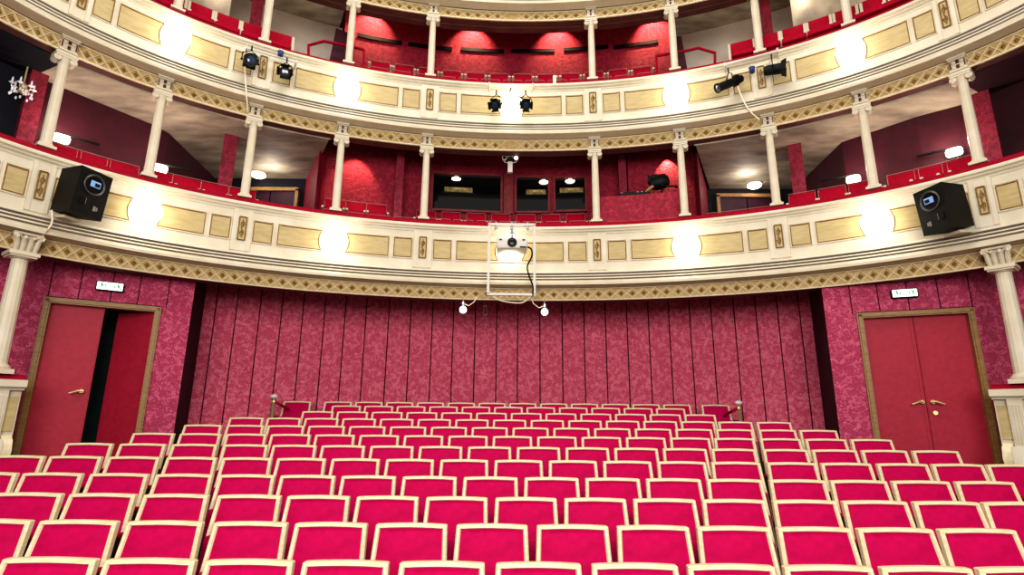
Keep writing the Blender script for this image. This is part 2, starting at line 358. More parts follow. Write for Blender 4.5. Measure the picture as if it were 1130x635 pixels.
# ------------------------------------------------------------------ balconies
def prof_map(zA, zB, zC, zD):
    def f(z):          # z measured on the lower balcony (A 2.112 B 2.355 C 2.60 D 3.523)
        src = [2.112, 2.355, 2.600, 3.523]; dst = [zA, zB, zC, zD]
        if z <= src[0]: return dst[0]+z-src[0]
        if z >= src[3]: return dst[3]+z-src[3]
        for i in range(3):
            if z <= src[i+1]: return dst[i]+(z-src[i])*(dst[i+1]-dst[i])/(src[i+1]-src[i])
    return f
T0, T1, NS = -104, 104, 208
def balcony(label, zA, zB, zC, zD, blocks, bays, pz, lat):
    f = prof_map(zA, zB, zC, zD)
    root = thing('balcony', label, 'balcony', cv(0, 0, zA))
    off0 = -Vector(cv(0, 0, zA))
    def fin(mb, name, mats, parent=root, smooth=True, label=None, angle=35):
        mb.v = [tuple(Vector(p)+(off0 if parent is root else off0)) for p in mb.v]
        o = mb.build(name, mats, parent, smooth, angle=angle)
        if label: o['label'] = label
        return o
    # parapet
    pr = [(.28,3.50), (-.02,3.55), (-.06,3.545), (-.125,3.53), (-.135,3.505), (-.13,3.48), (-.095,3.465), (-.09,3.44), (-.06,3.425), (-.055,3.395), (-.045,3.385), (-.045,2.665), (-.07,2.65), (-.08,2.63), (-.145,2.612), (.28, 2.612)]
    mb = MB(); mb.sweep([(o, f(z)) for o, z in pr], T0, T1, NS, None, True); fin(mb, 'parapet', CREAM)
    pr = [(.28,2.612), (-.145,2.612), (-.15,2.60), (-.115,2.592), (-.112,2.575), (-.15,2.566), (-.16,2.545), (-.13,2.535), (-.13,2.52), (-.175,2.51), (-.185,2.485), (-.155,2.475), (-.155,2.465), (-.20,2.452), (-.235,2.41), (-.245,2.40), (-.245,2.357), (-.04,2.345), (.28,2.345)]
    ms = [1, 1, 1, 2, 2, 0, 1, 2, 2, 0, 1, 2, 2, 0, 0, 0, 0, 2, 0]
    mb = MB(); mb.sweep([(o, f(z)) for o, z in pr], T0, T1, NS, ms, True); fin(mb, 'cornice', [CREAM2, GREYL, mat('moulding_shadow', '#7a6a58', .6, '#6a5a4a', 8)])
    pr = [(-.05,3.548), (-.045,3.60), (-.02,3.635), (.03,3.65), (.22,3.65), (.27,3.63), (.27,3.548)]
    mb = MB(); mb.sweep([(o, f(z)) for o, z in pr], T0, T1, NS, None, True); fin(mb, 'rail_cushion', VELVET2)
    # frieze with raised lattice
    mb = MB(); mb.sweep([(.02, zA), (.02, zB-.004), (.25, zB-.004), (.25, zA)], T0, T1, NS, [1,0,3,3], True)
    mb.sweep([(.02, zA-.004), (-.01, zA-.002), (-.015, zA+.018), (.02, zA+.022)], T0, T1, NS, [0]*4, True)
    mb.sweep([(.02, zB-.028), (-.01, zB-.026), (-.01, zB-.004), (.02, zB-.003)], T0, T1, NS, [0]*4, True)
    h0, h1 = zA+.02, zB-.027; hm = (h0+h1)/2
    for k in range(-7, 7):
        ta, tb = tk(k), tk(k+1)
        if blocks: ta += .75; tb -= .75
        st = (tb-ta)/lat; w = .013
        for i in range(lat):
            t = ta+st*i; dt = deg(w/9.)*1.2
            for s in (0, 1):
                za, zb = (h0, h1) if s == 0 else (h1, h0)
                vs = []
                for q in (0, 1):
                    tt = t+st*q; zz = (za, zb)[q]
                    vs += [cv(tt-dt, .02, zz), cv(tt-dt*.5, -.002, zz), cv(tt+dt*.5, -.002, zz), cv(tt+dt, .02, zz)]
                mb.add(vs, [(0,1,5,4),(1,2,6,5),(2,3,7,6)], 0)
            # bosses in the diamonds (between the crossings)
            for tt, r in ((t+st, 1.), ):
                rx = st*.24; rz = (h1-h0)*.24
                vs = [cv(tt-rx, .018, hm), cv(tt, .018, hm-rz), cv(tt+rx, .018, hm), cv(tt, .018, hm+rz), cv(tt, -.008, hm)]
                if i < lat-1 or not blocks: mb.add(vs, [(0,1,4),(1,2,4),(2,3,4),(3,0,4)], 2)
    fin(mb, 'lattice_frieze', [GOLD2, LATBACK, BOSS, BROWNC], smooth=False)
    # panels
    p0, p1 = pz; hz = p1-p0; zmid = (p0+p1)/2
    def panel(outline, name, mats=None):
        # outline: [(t,z)] closed, counter-clockwise; flat field plus a raised border
        mb = MB(); F_ = -.05
        # field: strips between matching bottom/top columns
        bot, top = outline
        n = len(bot); vs = []
        for (tb, zb), (tt, zt) in zip(bot, top): vs += [cv(tb, F_, zb), cv(tt, F_, zt)]
        mb.add(vs, [(2*i, 2*i+2, 2*i+3, 2*i+1) for i in range(n-1)], 0)
        loop = list(bot)+list(reversed(top))
        def ring(sh, r, off, mi):
            pts = []
            tc = sum(p[0] for p in loop)/len(loop)
            for t, z in loop:
                pts.append(cv(t+(sh/9.5*57.3)*(1 if t > tc else -1), off, z+sh*(1 if z > zmid else -1)))
            mb.tube(pts+[pts[0], pts[1]], r, 6, mi, cap=False)
        o = fin(mb, name, [PANEL], smooth=True); mb = MB()
        ring(0, .011, -.05, 0); ring(.022, .013, -.05, 1)
        fin(mb, 'panel_border', [GOLD, CREAM], o, smooth=True)
        return o
    def straight(t0, t1):
        n = 7; a = [(t0+(t1-t0)*i/n, p0) for i in range(n+1)]; b = [(t0+(t1-t0)*i/n, p1) for i in range(n+1)]
        return a, b
    def concave(t0, t1, lamp):        # one end bites around the lamp
        # columns whose lamp end follows a circle
        n = 9; a, b = [], []
        R = hz*.62; sgn = 1 if lamp > t1 else -1
        near = t1 if sgn > 0 else t0; far = t0 if sgn > 0 else t1
        m = 7
        cols = [(far+(near-far)*i/n) for i in range(n+1)]
        a = [(t, p0) for t in cols]; b = [(t, p1) for t in cols]
        bite = deg(.075/9.3)
        # closing arc: extra points
        for j in range(1, m):
            z = p0+(hz/2)*j/m; dtt = bite*math.sin(PI/2*j/m)
            a.append((near-sgn*dtt, z)); b.append((near-sgn*dtt, p1-(hz/2)*j/m))
        return (a, b)
    for k in bays:                     # half bays on both sides of each ornament at k (odd k carry ornaments)
        tc = tk(k); q = 12.865
        # ornament pilaster
        mb = MB()
        for t0, t1, o in ((tc-1.35, tc-.78, -.075), (tc+.78, tc+1.35, -.075), (tc-.78, tc+.78, -.062)):
            mb.sweep([(-.04, f(2.68)), (o, f(2.68)), (o, f(3.40)), (-.04, f(3.40))], t0, t1, 3, None, True)
        pil = fin(mb, 'pilaster', CREAM)
        mb = MB(); z0, z1 = p0-.02*hz, p1+.12*hz; w = .50
        mb.sweep([(-.06, z0), (-.068, z0), (-.068, z1), (-.06, z1)], tc-w, tc+w, 3, None, True)
        def P(t, z, o=-.075): return cv(tc+t, o, z)
        ringp = [P(-w, z0), P(w, z0), P(w, z1), P(-w, z1), P(-w, z0)]
        for i in range(4): mb.tube([ringp[i], ringp[i+1]], .011, 6, 1)
        zm = (z0+z1)/2; H = z1-z0
        for sg in (-1, 1):              # scroll ornament
            pts = []
            for i in range(15):
                an = i/14*2.6*PI; rr = .30*(1-i/18)
                pts.append(P(sg*rr*math.cos(an), zm+sg*(H*.16)+H*.16*(1-i/18)*math.sin(an)*sg))
            mb.tube(pts, .008, 5, 1)
        mb.tube([P(0, zm-H*.38), P(.1, zm-H*.2), P(-.1, zm), P(.1, zm+H*.2), P(0, zm+H*.38)], .010, 5, 1)
        orn = fin(mb, 'carved_ornament', [PANEL, GOLD], pil)
        for sg in (-1, 1):
            a_, b_ = sorted((tc+sg*q*.125, tc+sg*q*.325)); panel(straight(a_, b_), 'square_panel')
            a_, b_ = sorted((tc+sg*q*.388, tc+sg*q*.868)); panel(concave(a_, b_, tc+sg*q), 'long_panel')
        # short vertical breaks in the base moulding under the pilaster
    return root, f
odd = [-5, -3, -1, 1, 3, 5]
B1, f1 = balcony('lower cream balcony front with tan panels and red velvet rail', 2.112, 2.355, 2.600, 3.523, False, odd, (2.872, 3.229), 8)
B2, f2 = balcony('middle cream balcony front above the booth windows, carrying the stage spotlights', 5.186, 5.43, 5.70, 6.618, True, odd, (5.968, 6.362), 7)
B3, f3 = balcony('topmost cream balcony front, only its lower lattice edge in view', 8.218, 8.45, 8.72, 9.64, True, [], (9., 9.35), 7)

# ------------------------------------------------------------------ columns
def capital_parts(root, zb, zt, r, bw, bh, name_block=True, block=True):
    """zb base level, zt underside of lattice, local z from root at zb"""
    H = zt-zb
    b = MB(); b.box((0,0,.02), (r*3.0, r*3.0, .04)); b.lathe([(r*1.4,.04),(r*1.45,.055),(r*1.35,.07),(r*1.12,.085),(r*1.05,.10)], 20); b.build('base', CREAM, root, True)
    s = MB(); hs = H-.16
    s.lathe([(r*1.0,.10),(r*1.0,.2),(r*.98,hs*.5),(r*.88,hs-.02),(r*.95,hs-.015),(r*.95,hs)], 24, flute=.05); s.build('shaft', CREAM, root, True, angle=25)
    c = MB(); z = hs
    c.lathe([(r*.9,z),(r*1.05,z+.02),(r*1.25,z+.06),(r*1.35,z+.075)], 20)
    for sx in (-1, 1):
        for y in (-r*1.1, ):
            pts = []
            for i in range(18):
                an = -PI/2+i/17*3.4*PI; rr = .042*(1-i/20)
                pts.append((sx*(r*1.35)+sx*rr*math.cos(an)*-1, y, z+.045+rr*math.sin(an)))
            c.tube(pts, .013, 6)
        M = Matrix.Rotation(PI/2, 3, 'X')
        c.lathe([(.045,-r*1.15),(.05,-r*.9),(.034,0),(.05,r*.9),(.045,r*1.15)], 14, 0, M, (sx*r*1.35, 0, z+.045))
    c.box((0,0,z+.09), (r*3.5, r*2.8, .03)); c.box((0,0,z+.115), (r*3.8, r*3.1, .02)); c.box((0,0,z+.14),(r*3.2, r*2.8,.04))
    c.build('capital', GOLD2 if False else CREAM, root, True)
    if block:
        k = MB(); w = bw
        k.box((0, -.01, H+bh*.5), (w, .17, bh)); k.box((0, -.02, H+.012), (w*1.12, .2, .025)); k.box((0, -.02, H+bh-.015), (w*1.15, .24, .03)); k.box((0,-.03,H+bh-.045),(w*1.05,.2,.02))
        for sx in (-1, 1):
            for zz in (.27, .62):
                k.box((sx*w*.24, -.1, H+bh*zz), (w*.13, .02, bh*.2), 0)
            for zz in (.30, .66): k.box((sx*w*.05, -.099, H+bh*zz), (w*.09, .012, bh*.26), 1)
            k.box((sx*w*.43, -.098, H+bh*.48), (w*.07, .012, bh*.5), 1)
        k.build('entablature_block', [CREAM, UMBER], root, False)
cols1 = [k for k in range(-5, 6) if k != 0]
def put_cols(ks, zb, zt, what, group, r):
    first = None
    n = len(ks)
    for i, k in enumerate(ks):
        t = tk(k); P = cv(t, .06, zb); rz = yaw(t)
        lab = what % ordn(i)
        if first is None:
            first = thing('column', lab, 'column', P, rz, group); capital_parts(first, zb, zt, r, .20, zt and .235)
        else: dup(first, P, rz, lab)
put_cols(cols1, 3.65, 5.186, 'slender cream column on the lower balcony rail, %s from the left', 'columns of the lower balcony', .072)
put_cols([-5]+[-4, -3, -2, -1, 1, 2, 3, 4]+[5], 6.745, 8.218, 'slender cream column on the middle balcony rail, %s from the left', 'columns of the middle balcony', .072) if False else put_cols([-4, -3, -2, -1, 1, 2, 3, 4], 6.745, 8.218, 'slender cream column on the middle balcony rail, %s from the left', 'columns of the middle balcony', .072)

# lower stout columns with leafy capitals on the side boxes
def big_column(t, label, zb):
    zt = 2.09; root = thing('column', label, 'column', cv(t, .0, zb), yaw(t), 'columns on the side boxes'); H = zt-zb; r = .105
    b = MB(); b.box((0,0,.03), (r*2.9, r*2.9, .06)); b.lathe([(r*1.4,.06),(r*1.45,.08),(r*1.25,.10),(r*1.05,.13)], 24); b.build('base', CREAM, root, True)
    s = MB(); s.lathe([(r,.13),(r,.3),(r*.86,H-.10),(r*.86,H-.09)], 28, flute=.035); s.build('shaft', CREAM, root, True, angle=25)
    c = MB(); z = H-.10
    c.lathe([(r*.86,z),(r*1.1,z+.01),(r*1.12,z+.03),(r*.95,z+.04)], 24)
    c.box((0,0,z+.07), (r*3.1, r*3.1, .05)); c.box((0,0,z+.035), (r*2.7, r*2.7, .03))
    z += .1
    c.box((0, -.02, z+.11), (r*1.7, r*1.9, .22))
    for x in (-.1, -.035, .035, .1):        # curling acanthus leaves
        c.tube([(x, -.12, z+.01), (x*1.05, -.15, z+.08), (x*1.15, -.17, z+.15), (x*1.3, -.215, z+.18), (x*1.3, -.205, z+.155)], [.03,.034,.03,.022,.012], 8)
    for sx in (-1, 1):
        c.tube([(sx*.06, -.15, z+.17), (sx*.12, -.19, z+.22), (sx*.16, -.2, z+.20), (sx*.15, -.2, z+.17), (sx*.125,-.2,z+.18)], [.02,.022,.02,.018,.012], 8)
    c.box((0,-.03,z+.235), (r*3.0, r*2.7, .03))
    c.build('capital', CREAM, root, True)
def side_box(t0, t1, label, ztop, ends):
    root = thing('box_parapet', label, 'balustrade', cv((t0+t1)/2, 0, -1.2))
    o0 = -cv((t0+t1)/2, 0, -1.2); n = 24
    def fin(mb, name, mats, sm=True):
        mb.v = [tuple(Vector(p)+o0) for p in mb.v]; return mb.build(name, mats, root, sm)
    mb = MB(); mb.sweep([(-.06,.405),(-.055,.455),(-.02,.472),(.2,.472),(.22,.405)], t0, t1, n, None, True); fin(mb, 'rail_cushion', VELVET2)
    mb = MB(); mb.sweep([(-.13,.30),(-.145,.315),(-.145,.40),(-.12,.405),(.24,.405),(.24,.30)], t0, t1, n, None, True)
    mb.sweep([(-.09,.27),(-.10,.30),(.2,.30),(.2,.27)], t0, t1, n, None, True); fin(mb, 'cap_moulding', CREAM)
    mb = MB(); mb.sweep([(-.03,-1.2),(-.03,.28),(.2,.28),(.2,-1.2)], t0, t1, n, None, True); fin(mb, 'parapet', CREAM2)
    s = 1 if t1 > 0 else -1; e = t0 if abs(t0) < abs(t1) else t1
    mb = MB(); mb.sweep([(-.03,-.25),(-.045,-.25),(-.045,.19),(-.03,.19)], e+s*.25, e+s*1.35, 3, None, True)
    fin(mb, 'tan_panel', PANEL)
    mb = MB()
    mb.sweep([(-.03,-.36),(-.085,-.36),(-.085,.27),(-.03,.27)], e+s*1.5, e+s*3.1, 3, None, True)
    mb.sweep([(-.03,-.66),(-.12,-.66),(-.13,-.42),(-.10,-.34),(-.03,-.34)], e+s*1.2, e+s*3.4, 3, None, True)
    for q in (1.75, 2.1, 2.45, 2.8): mb.sweep([(-.08,-.30),(-.1,-.30),(-.1,.2),(-.08,.2)], e+s*q, e+s*(q+.16), 2, None, True)
    fin(mb, 'fluted_pilaster', CREAM)
    mb = MB(); mb.sweep([(-.03,-.62),(-.09,-.6),(-.12,-.5),(-.09,-.36),(-.03,-.3)], e+s*.1, e+s*1.2, 4, None, True); fin(mb, 'scroll_foot', GOLD2)
side_box(-104, -63.5, 'cream and red topped side box front left of the half-open door', .4, 0)
side_box(59.0, 104, 'cream and red topped side box front right of the closed door', .4, 0)
big_column(-66.6, 'stout cream column with leafy capital at left edge, beside half-open door', .472)
big_column(62.6, 'stout cream column with leafy capital at right edge, beside closed door', .472)

# ------------------------------------------------------------------ slabs, ceilings and walls behind the balcony fronts
def ring_slab(name, m, z0, z1, o0, o1, t0=T0, t1=T1):
    mb = MB(); mb.sweep([(o0, z0), (o1, z0), (o1, z1), (o0, z1)], t0, t1, 120, None, True); return struct(mb.build(name, m))
ring_slab('ceiling', DARKCEIL, 2.56, 2.60, .2, 3.2)                 # over the stalls
ring_slab('floor', CARPET, 2.80, 2.86, .15, 4.2)                     # lower balcony floor
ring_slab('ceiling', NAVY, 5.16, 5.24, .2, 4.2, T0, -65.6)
ring_slab('ceiling', PLASTERLIT, 5.16, 5.24, .2, 4.2, -65.6, -29.3)
ring_slab('ceiling', PLASTERLIT, 5.16, 5.24, .2, 4.2, 25.6, 61.2)
ring_slab('ceiling', DARKCEIL, 5.16, 5.24, .2, 4.2, 61.2, T1)
ring_slab('ceiling', DARKCEIL, 5.75, 5.83, .2, 4.2, -29.3, 25.6)
ring_slab('wall_left', DARKCEIL, 5.16, 5.8, .2, 4.2, -29.5, -29.3)
ring_slab('wall_right', DARKCEIL, 5.16, 5.8, .2, 4.2, 25.6, 25.8)
ring_slab('floor', CARPET, 5.88, 5.94, .15, 4.2)
ring_slab('ceiling', BROWNC, 8.20, 8.26, .2, .36)                    # beam under the top balcony
ring_slab('ceiling', DARKCEIL, 9.3, 9.36, .2, 4.2, -27.5, 22.5)
ring_slab('ceiling', PLASTERLIT, 9.3, 9.36, .2, 4.2, T0, -27.5)
ring_slab('ceiling', PLASTERLIT, 9.3, 9.36, .2, 4.2, 22.5, T1)

def cpts(t0, t1, off, n=10): return [cv(t0+(t1-t0)*i/n, off).xy for i in range(n+1)]
def wobj(name, pts, z0, z1, m, th=.1):
    mb = MB(); mb.wall(pts, z0, z1, 0, th); return struct(mb.build(name, m))
# lower balcony
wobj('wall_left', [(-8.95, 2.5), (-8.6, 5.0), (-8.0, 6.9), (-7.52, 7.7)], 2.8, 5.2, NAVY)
wobj('wall_left', [(-7.52, 7.7), (-7.38, 7.93), (-6.69, 9.01), (-6.58, 9.34), (-6.78, 11.34)], 2.8, 5.2, WINE)
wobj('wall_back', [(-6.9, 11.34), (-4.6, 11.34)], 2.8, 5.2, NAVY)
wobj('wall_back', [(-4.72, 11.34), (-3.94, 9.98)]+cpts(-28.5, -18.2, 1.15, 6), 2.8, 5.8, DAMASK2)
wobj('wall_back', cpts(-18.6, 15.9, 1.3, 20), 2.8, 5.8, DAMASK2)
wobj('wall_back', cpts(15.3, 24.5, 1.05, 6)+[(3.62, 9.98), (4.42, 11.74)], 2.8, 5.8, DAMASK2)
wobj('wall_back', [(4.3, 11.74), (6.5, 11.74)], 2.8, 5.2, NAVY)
wobj('wall_right', [(6.42, 11.74), (6.24, 9.53), (7.0, 8.62), (7.46, 8.25), (7.7, 7.9)], 2.8, 5.2, WINE)
wobj('wall_right', [(7.7, 7.9), (8.2, 7.1), (8.8, 5.2), (9.2, 2.5)], 2.8, 5.2, DARKCEIL)
# partition piers behind every second column
def pier(t, o0, w, z0, z1, label, depth=.5, m=None):
    m = m or mat('pier_damask', '#701428', .6, '#94283e', 15, kind='damask', bump=.3)
    P = cv(t, o0, z0); root = thing('partition_pier', label, 'pier', P, yaw(t), 'red damask partition piers')
    mb = MB(); mb.box((0, depth/2, (z1-z0)/2), (w, depth, z1-z0)); mb.build('pier_body', m, root)
    mb = MB(); mb.box((0, -.006, (z1-z0)/2), (w*1.06, .03, z1-z0)); mb.build('front_strip', VELVET2 if False else m, root)
pier(-65.6, .9, .2, 2.86, 5.16, 'red damask pier left of the leftmost lower balcony column')
pier(-42.0, .9, .22, 2.86, 5.16, 'red damask pier beside the third lower balcony column from the left')
pier(-18.3, .8, .15, 2.86, 5.7, 'narrow red pier left of the booth windows', .75)
pier(14.6, .8, .15, 2.86, 5.7, 'narrow red pier right of the booth windows', .75)
pier(38.6, .9, .22, 2.86, 5.16, 'red damask pier beside the third lower balcony column from the right')
pier(61.0, .9, .27, 2.86, 5.16, 'red damask pier right of the rightmost lower balcony column')
pier(-40.9, .9, .20, 5.94, 9.3, 'red damask pier behind the second middle balcony column from the left')
pier(36.9, .9, .18, 5.94, 9.3, 'dark red pier behind the second middle balcony column from the right')

# recess doors of the lower balcony
def recess_door(x0, x1, y, zt, label):
    root = thing('lobby_door', label, 'door', (0, 0, 0)); root.location = ((x0+x1)/2, y-.02, 2.86+CZ); w = x1-x0; h = zt-2.86
    mb = MB()
    for x in (-w/2, w/2): mb.box((x, -.03, h/2), (.07, .08, h))
    mb.box((0, -.03, h), (w+.07, .08, .08)); mb.build('door_frame', DOORFR, root)
    mb = MB(); mb.box((-w/4, 0, h/2), (w/2-.03, .04, h-.04)); mb.build('door_leaf', PURP, root)
    mb = MB(); mb.box((w/4, 0, h/2), (w/2-.03, .04, h-.04)); mb.build('door_leaf', PURP, root)
recess_door(-6.05, -4.85, 11.30, 4.86, 'dark purple double door at back of the left lobby recess')
recess_door(4.62, 5.95, 11.70, 4.95, 'dark purple double door at back of the right lobby recess')
def ceiling_lamp(P, label):
    root = thing('ceiling_lamp', label, 'lamp', P, 0, 'recess ceiling lamps')
    mb = MB(); mb.lathe([(.16,0),(.17,-.02),(.15,-.03)], 20); mb.build('lamp_base', BRASS, root, True)
    mb = MB(); mb.lathe([(.15,-.03),(.15,-.06),(.11,-.09),(.02,-.10)], 20); mb.build('lamp_shade', LAMPW, root, True)
P = onz(285, 193, 5.12); ceiling_lamp((P.x, P.y, 5.16+CZ), 'round lit ceiling lamp in the left lobby recess')
P = onz(833, 204, 5.12); ceiling_lamp((P.x, 11.45, 5.16+CZ), 'round lit ceiling lamp in the right lobby recess')

# control booth windows on the lower balcony
def booth_window(n, x0, x1, y0, y1, label=None):
    ta, P0 = onc(x0, y1, 1.27); tb, P1 = onc(x1, y0, 1.27); z0, z1 = P0.z-CZ, P1.z-CZ
    c = (P0+P1)/2; d = (P1-P0).xy; w = d.length; rz = math.atan2(d.y, d.x); h = z1-z0
    root = struct(D.objects.new('window_%d' % n, None)); COL.objects.link(root); root.location = c; root.rotation_euler = (0, 0, rz)
    mb = MB(); b = .045
    for x in (-w/2, w/2): mb.box((x, -.02, 0), (b, .09, h+b))
    for z in (-h/2, h/2): mb.box((0, -.02, z), (w, .09, b))
    mb.build('window_frame', VELVET2 if False else mat('red_wood', '#8e3a3a', .4, '#74282c', 9), root)
    mb = MB(); mb.box((0, .01, 0), (w-b, .012, h-b)); mb.build('window_pane', GLASSD, root)
    return root, w, h
bw = [booth_window(1, 476, 553.5, 195, 232), booth_window(2, 569, 605.5, 196, 235), booth_window(3, 612, 646, 196, 234)]
# things seen in the booth glass: lit room lamps and a console
for (px, py, lab) in ((503.5, 197.5, 'left'), (600, 201, 'middle'), (629, 200, 'right')):
    t, P = onc(px, py, 1.24); root = thing('booth_lamp', 'white oval lamp at top of the %s booth window' % lab, 'lamp', P, yaw(t), 'lamps of the control booth')
    mb = MB(); mb.ball((0, 0, 0), .10, 12, 0, (1, .12, .42)); mb.build('lamp_bowl', LAMPW, root, True)
    mb = MB(); mb.lathe([(.05,.03),(.05,.06)], 12); mb.build('lamp_base', STEELW, root)
for (x0, x1, y0, y1) in ((490, 522, 206, 213), (580, 603, 208, 216), (617, 644, 206, 214)):
    t, P = onc((x0+x1)/2, (y0+y1)/2, 1.235); w = (x1-x0)/600*11.5
    root = tag(MB().box((0,0,0), (w, .012, .11)).box((w*.1, -.004, .02), (w*.5, .012, .05), 1).box((0, 0, -.075), (w*1.2, .01, .03), 2).build('equipment_shelf', [mat('shelf_tan', '#b09a5c', .5, '#5a4a22', 14), mat('shelf_pale', '#d8c88e', .5, '#8a7638', 18), BLACK]),
               'tan lit equipment shelf seen through the %s booth window' % ('left' if x0 < 520 else 'middle' if x0 < 600 else 'right'), 'shelf', 'equipment in the control booth')
    root.location = P; root.rotation_euler = (0, 0, yaw(t))
# wooden post between the windows
t, P = onc(561, 214, 1.24); mb = MB(); mb.box((0,0,0), (.20, .06, .95)); mb.box((-.085,-.03,0),(.02,.03,.95)); mb.box((.085,-.03,0),(.02,.03,.95))
o = mb.build('trim_1', MATS['red_wood']); struct(o); o.location = P; o.rotation_euler = (0,0,yaw(t))

# camera bracket hanging above the booth
t, P = onc(563, 180, .30)
root = thing('camera_bracket', 'white hanging post with black camera and two small lamp heads above booth', 'camera', P, yaw(t))
mb = MB(); mb.bbox((0, 0, -.10), (.10, .08, .24), .008); mb.build('post', STEELW, root)
mb = MB(); mb.box((0,0,.13), (.13,.12,.03)); mb.lathe([(.02,.02),(.02,.13)], 8); mb.build('mount', STEELW, root)
mb = MB(); mb.ball((0, -.04, .075), .05, 12); mb.build('camera_dome', BLACKG, root, True)
for sx in (-1, 1):
    mb = MB(); M = Matrix.Rotation(PI/2, 3, 'X'); mb.lathe([(.02,-.06),(.045,-.02),(.048,.06),(.04,.065)], 14, 0, M, (sx*.12, 0, .085)); mb.tube([(sx*.12,0,.085),(sx*.12,0,.02),(sx*.04,0,.0)], .008, 6); mb.build('lamp_head', STEELW, root, True)
    mb = MB(); mb.lathe([(.038,.066),(.03,.07)], 12, 0, M, (sx*.12, 0, .085)); mb.build('lens', BULB if sx > 0 else BLACKG, root)

# operator's loge: parapet and follow spot
t0, P0 = onc(664, 219, .5); t1, P1 = onc(752, 217, .5); zt = P0.z-CZ
mb = MB(); mb.sweep([(.42, 2.86), (.42, zt), (.54, zt), (.54, 2.86)], t0-.3, t1+.4, 12, None, True)
c = cv((t0+t1)/2, .48, 2.86); mb.v = [tuple(Vector(p)-c) for p in mb.v]
o = mb.build('loge_parapet', DAMASK2); o.location = c; tag(o, 'red damask parapet of the operator loge right of the booth', 'parapet')
t, P = onc(728, 203, .62)
root = thing('followspot', 'black followspot lamp resting behind the red loge parapet', 'spotlight', P, yaw(t))
mb = MB(); M = Matrix.Rotation(rad(78), 3, 'Y')
mb.lathe([(.02,-.22),(.10,-.21),(.13,-.12),(.145,0),(.13,.12),(.09,.16),(.05,.17)], 16, 0, M, (0.02,0,.03)); mb.box((-.02,-.02,.13), (.28,.16,.08)); mb.box((-.17,0,.10),(.12,.14,.14)); mb.build('lamp_body', BLACK, root, True)
mb = MB(); mb.tube([(-.08,-.05,-.02),(-.22,-.08,-.13),(-.30,-.08,-.20)], [.035,.03,.012], 8); mb.build('barrel', mat('tan_metal', '#b79a64', .4, '#8a6c3c', 12), root, True)
mb = MB(); mb.tube([(.05,-.05,-.06),(.03,-.05,-.25)], .02, 8); mb.tube([(.1,-.06,-.08),(.30,-.1,-.13)], .018, 8); mb.ball((.31,-.1,-.135), .035, 8); mb.ball((.04,-.12,-.09), .03, 8); mb.build('yoke', BLACK, root, True)
t, P = onc(700, 216, .56); mb = MB(); mb.bbox((0,0,.0), (.62,.2,.07), .015); mb.box((-.1,-.02,.045),(.2,.12,.03)); mb.box((.2,0,.05),(.12,.1,.04))
for i in range(7): mb.box((-.25+i*.08, -.06, .04), (.02,.03,.02), 1)
o = mb.build('lighting_desk', [BLACK, STEELW]); o.location = P; o.rotation_euler = (0,0,yaw(t)); tag(o, 'flat black lighting desk on the loge parapet left of the followspot', 'desk')

# middle balcony walls
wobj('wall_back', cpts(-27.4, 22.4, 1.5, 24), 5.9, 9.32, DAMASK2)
wobj('wall_back', cpts(-46, -27.0, 2.4, 8), 5.9, 9.32, PLASTERG)
wobj('wall_back', cpts(22.0, 44, 2.4, 8), 5.9, 9.32, PLASTERG)
wobj('wall_left', [cv(-104, 1.4).xy]+cpts(-80, -44, 1.25, 10)+[cv(-44.5, 2.45).xy], 5.9, 9.32, PLASTERLIT)
wobj('wall_right', [cv(41, 2.45).xy]+cpts(40, 78, 1.25, 10)+[cv(104, 1.4).xy], 5.9, 9.32, PLASTERLIT)
# slots in the damask wall
SL = [((395, 39), (443.5, 47)), ((450.5, 49), (499, 53.5)), ((509, 54.5), (556, 56)), ((564, 56), (612, 55.5)), ((622, 55), (671, 51)), ((677, 51), (726, 46.5))]
for i, ((xa, ya), (xb, yb)) in enumerate(SL):
    ta, Pa = onc(xa, ya, 1.47); tb, Pb = onc(xb, yb, 1.47); z = (Pa.z+Pb.z)/2-CZ
    mb = MB(); mb.sweep([(1.46, z-.045), (1.46, z+.045), (1.52, z+.045), (1.52, z-.045)], ta, tb, 6, None, True)
    c = cv((ta+tb)/2, 1.5, z); mb.v = [tuple(Vector(p)-c) for p in mb.v]
    o = mb.build('wall_slot', BLACK); o.location = c; tag(o, 'long black horizontal slot in the red damask wall, %s from the left' % ordn(i), 'slot', 'slots in the middle balcony wall')
# stair flank and red handrails
def stair(side, flank, rail, lf, lr):
    ta, P = onc(*flank[0], .75); root = thing('stair_flank', lf, 'stair wall', P, 0)
    pts = [onc(x, y, .75)[1] for x, y in flank]
    for k_ in (0, 3): pts[k_].z = 5.95+CZ
    P = Vector((P.x, P.y, 5.95+CZ)); root.location = P; vs = [p-P for p in pts]+[p-P+nrm(ta)*.12 for p in pts]; n = len(pts)
    mb = MB(); mb.add(vs, [tuple(range(n)), tuple(range(2*n-1, n-1, -1))]+[(i, (i+1)%n, n+(i+1)%n, n+i) for i in range(n)]); mb.build('flank_board', WINE, root)
    ta, P = onc(*rail[0], .45); root = thing('handrail', lr, 'handrail', P, 0)
    pts = [onc(x, y, .45)[1]-P for x, y in rail]; mb = MB(); mb.tube(pts, .03, 8); mb.build('rail', VELVET2, root, True)
    mb = MB()
    for q in (pts[-1], pts[-2]): mb.tube([q, q-Vector((0,0,.42))], .022, 8)
    mb.build('baluster', VELVET2, root, True)
stair('left', [(356, 76), (371, 31), (384, 36), (384, 80)], [(340.5, 62), (340.5, 50), (357.5, 45.5), (370, 48), (390, 52), (402, 55)],
      'dark wine stair flank leaning beside the left stair of middle balcony', 'angular red handrail by the left stair of middle balcony')
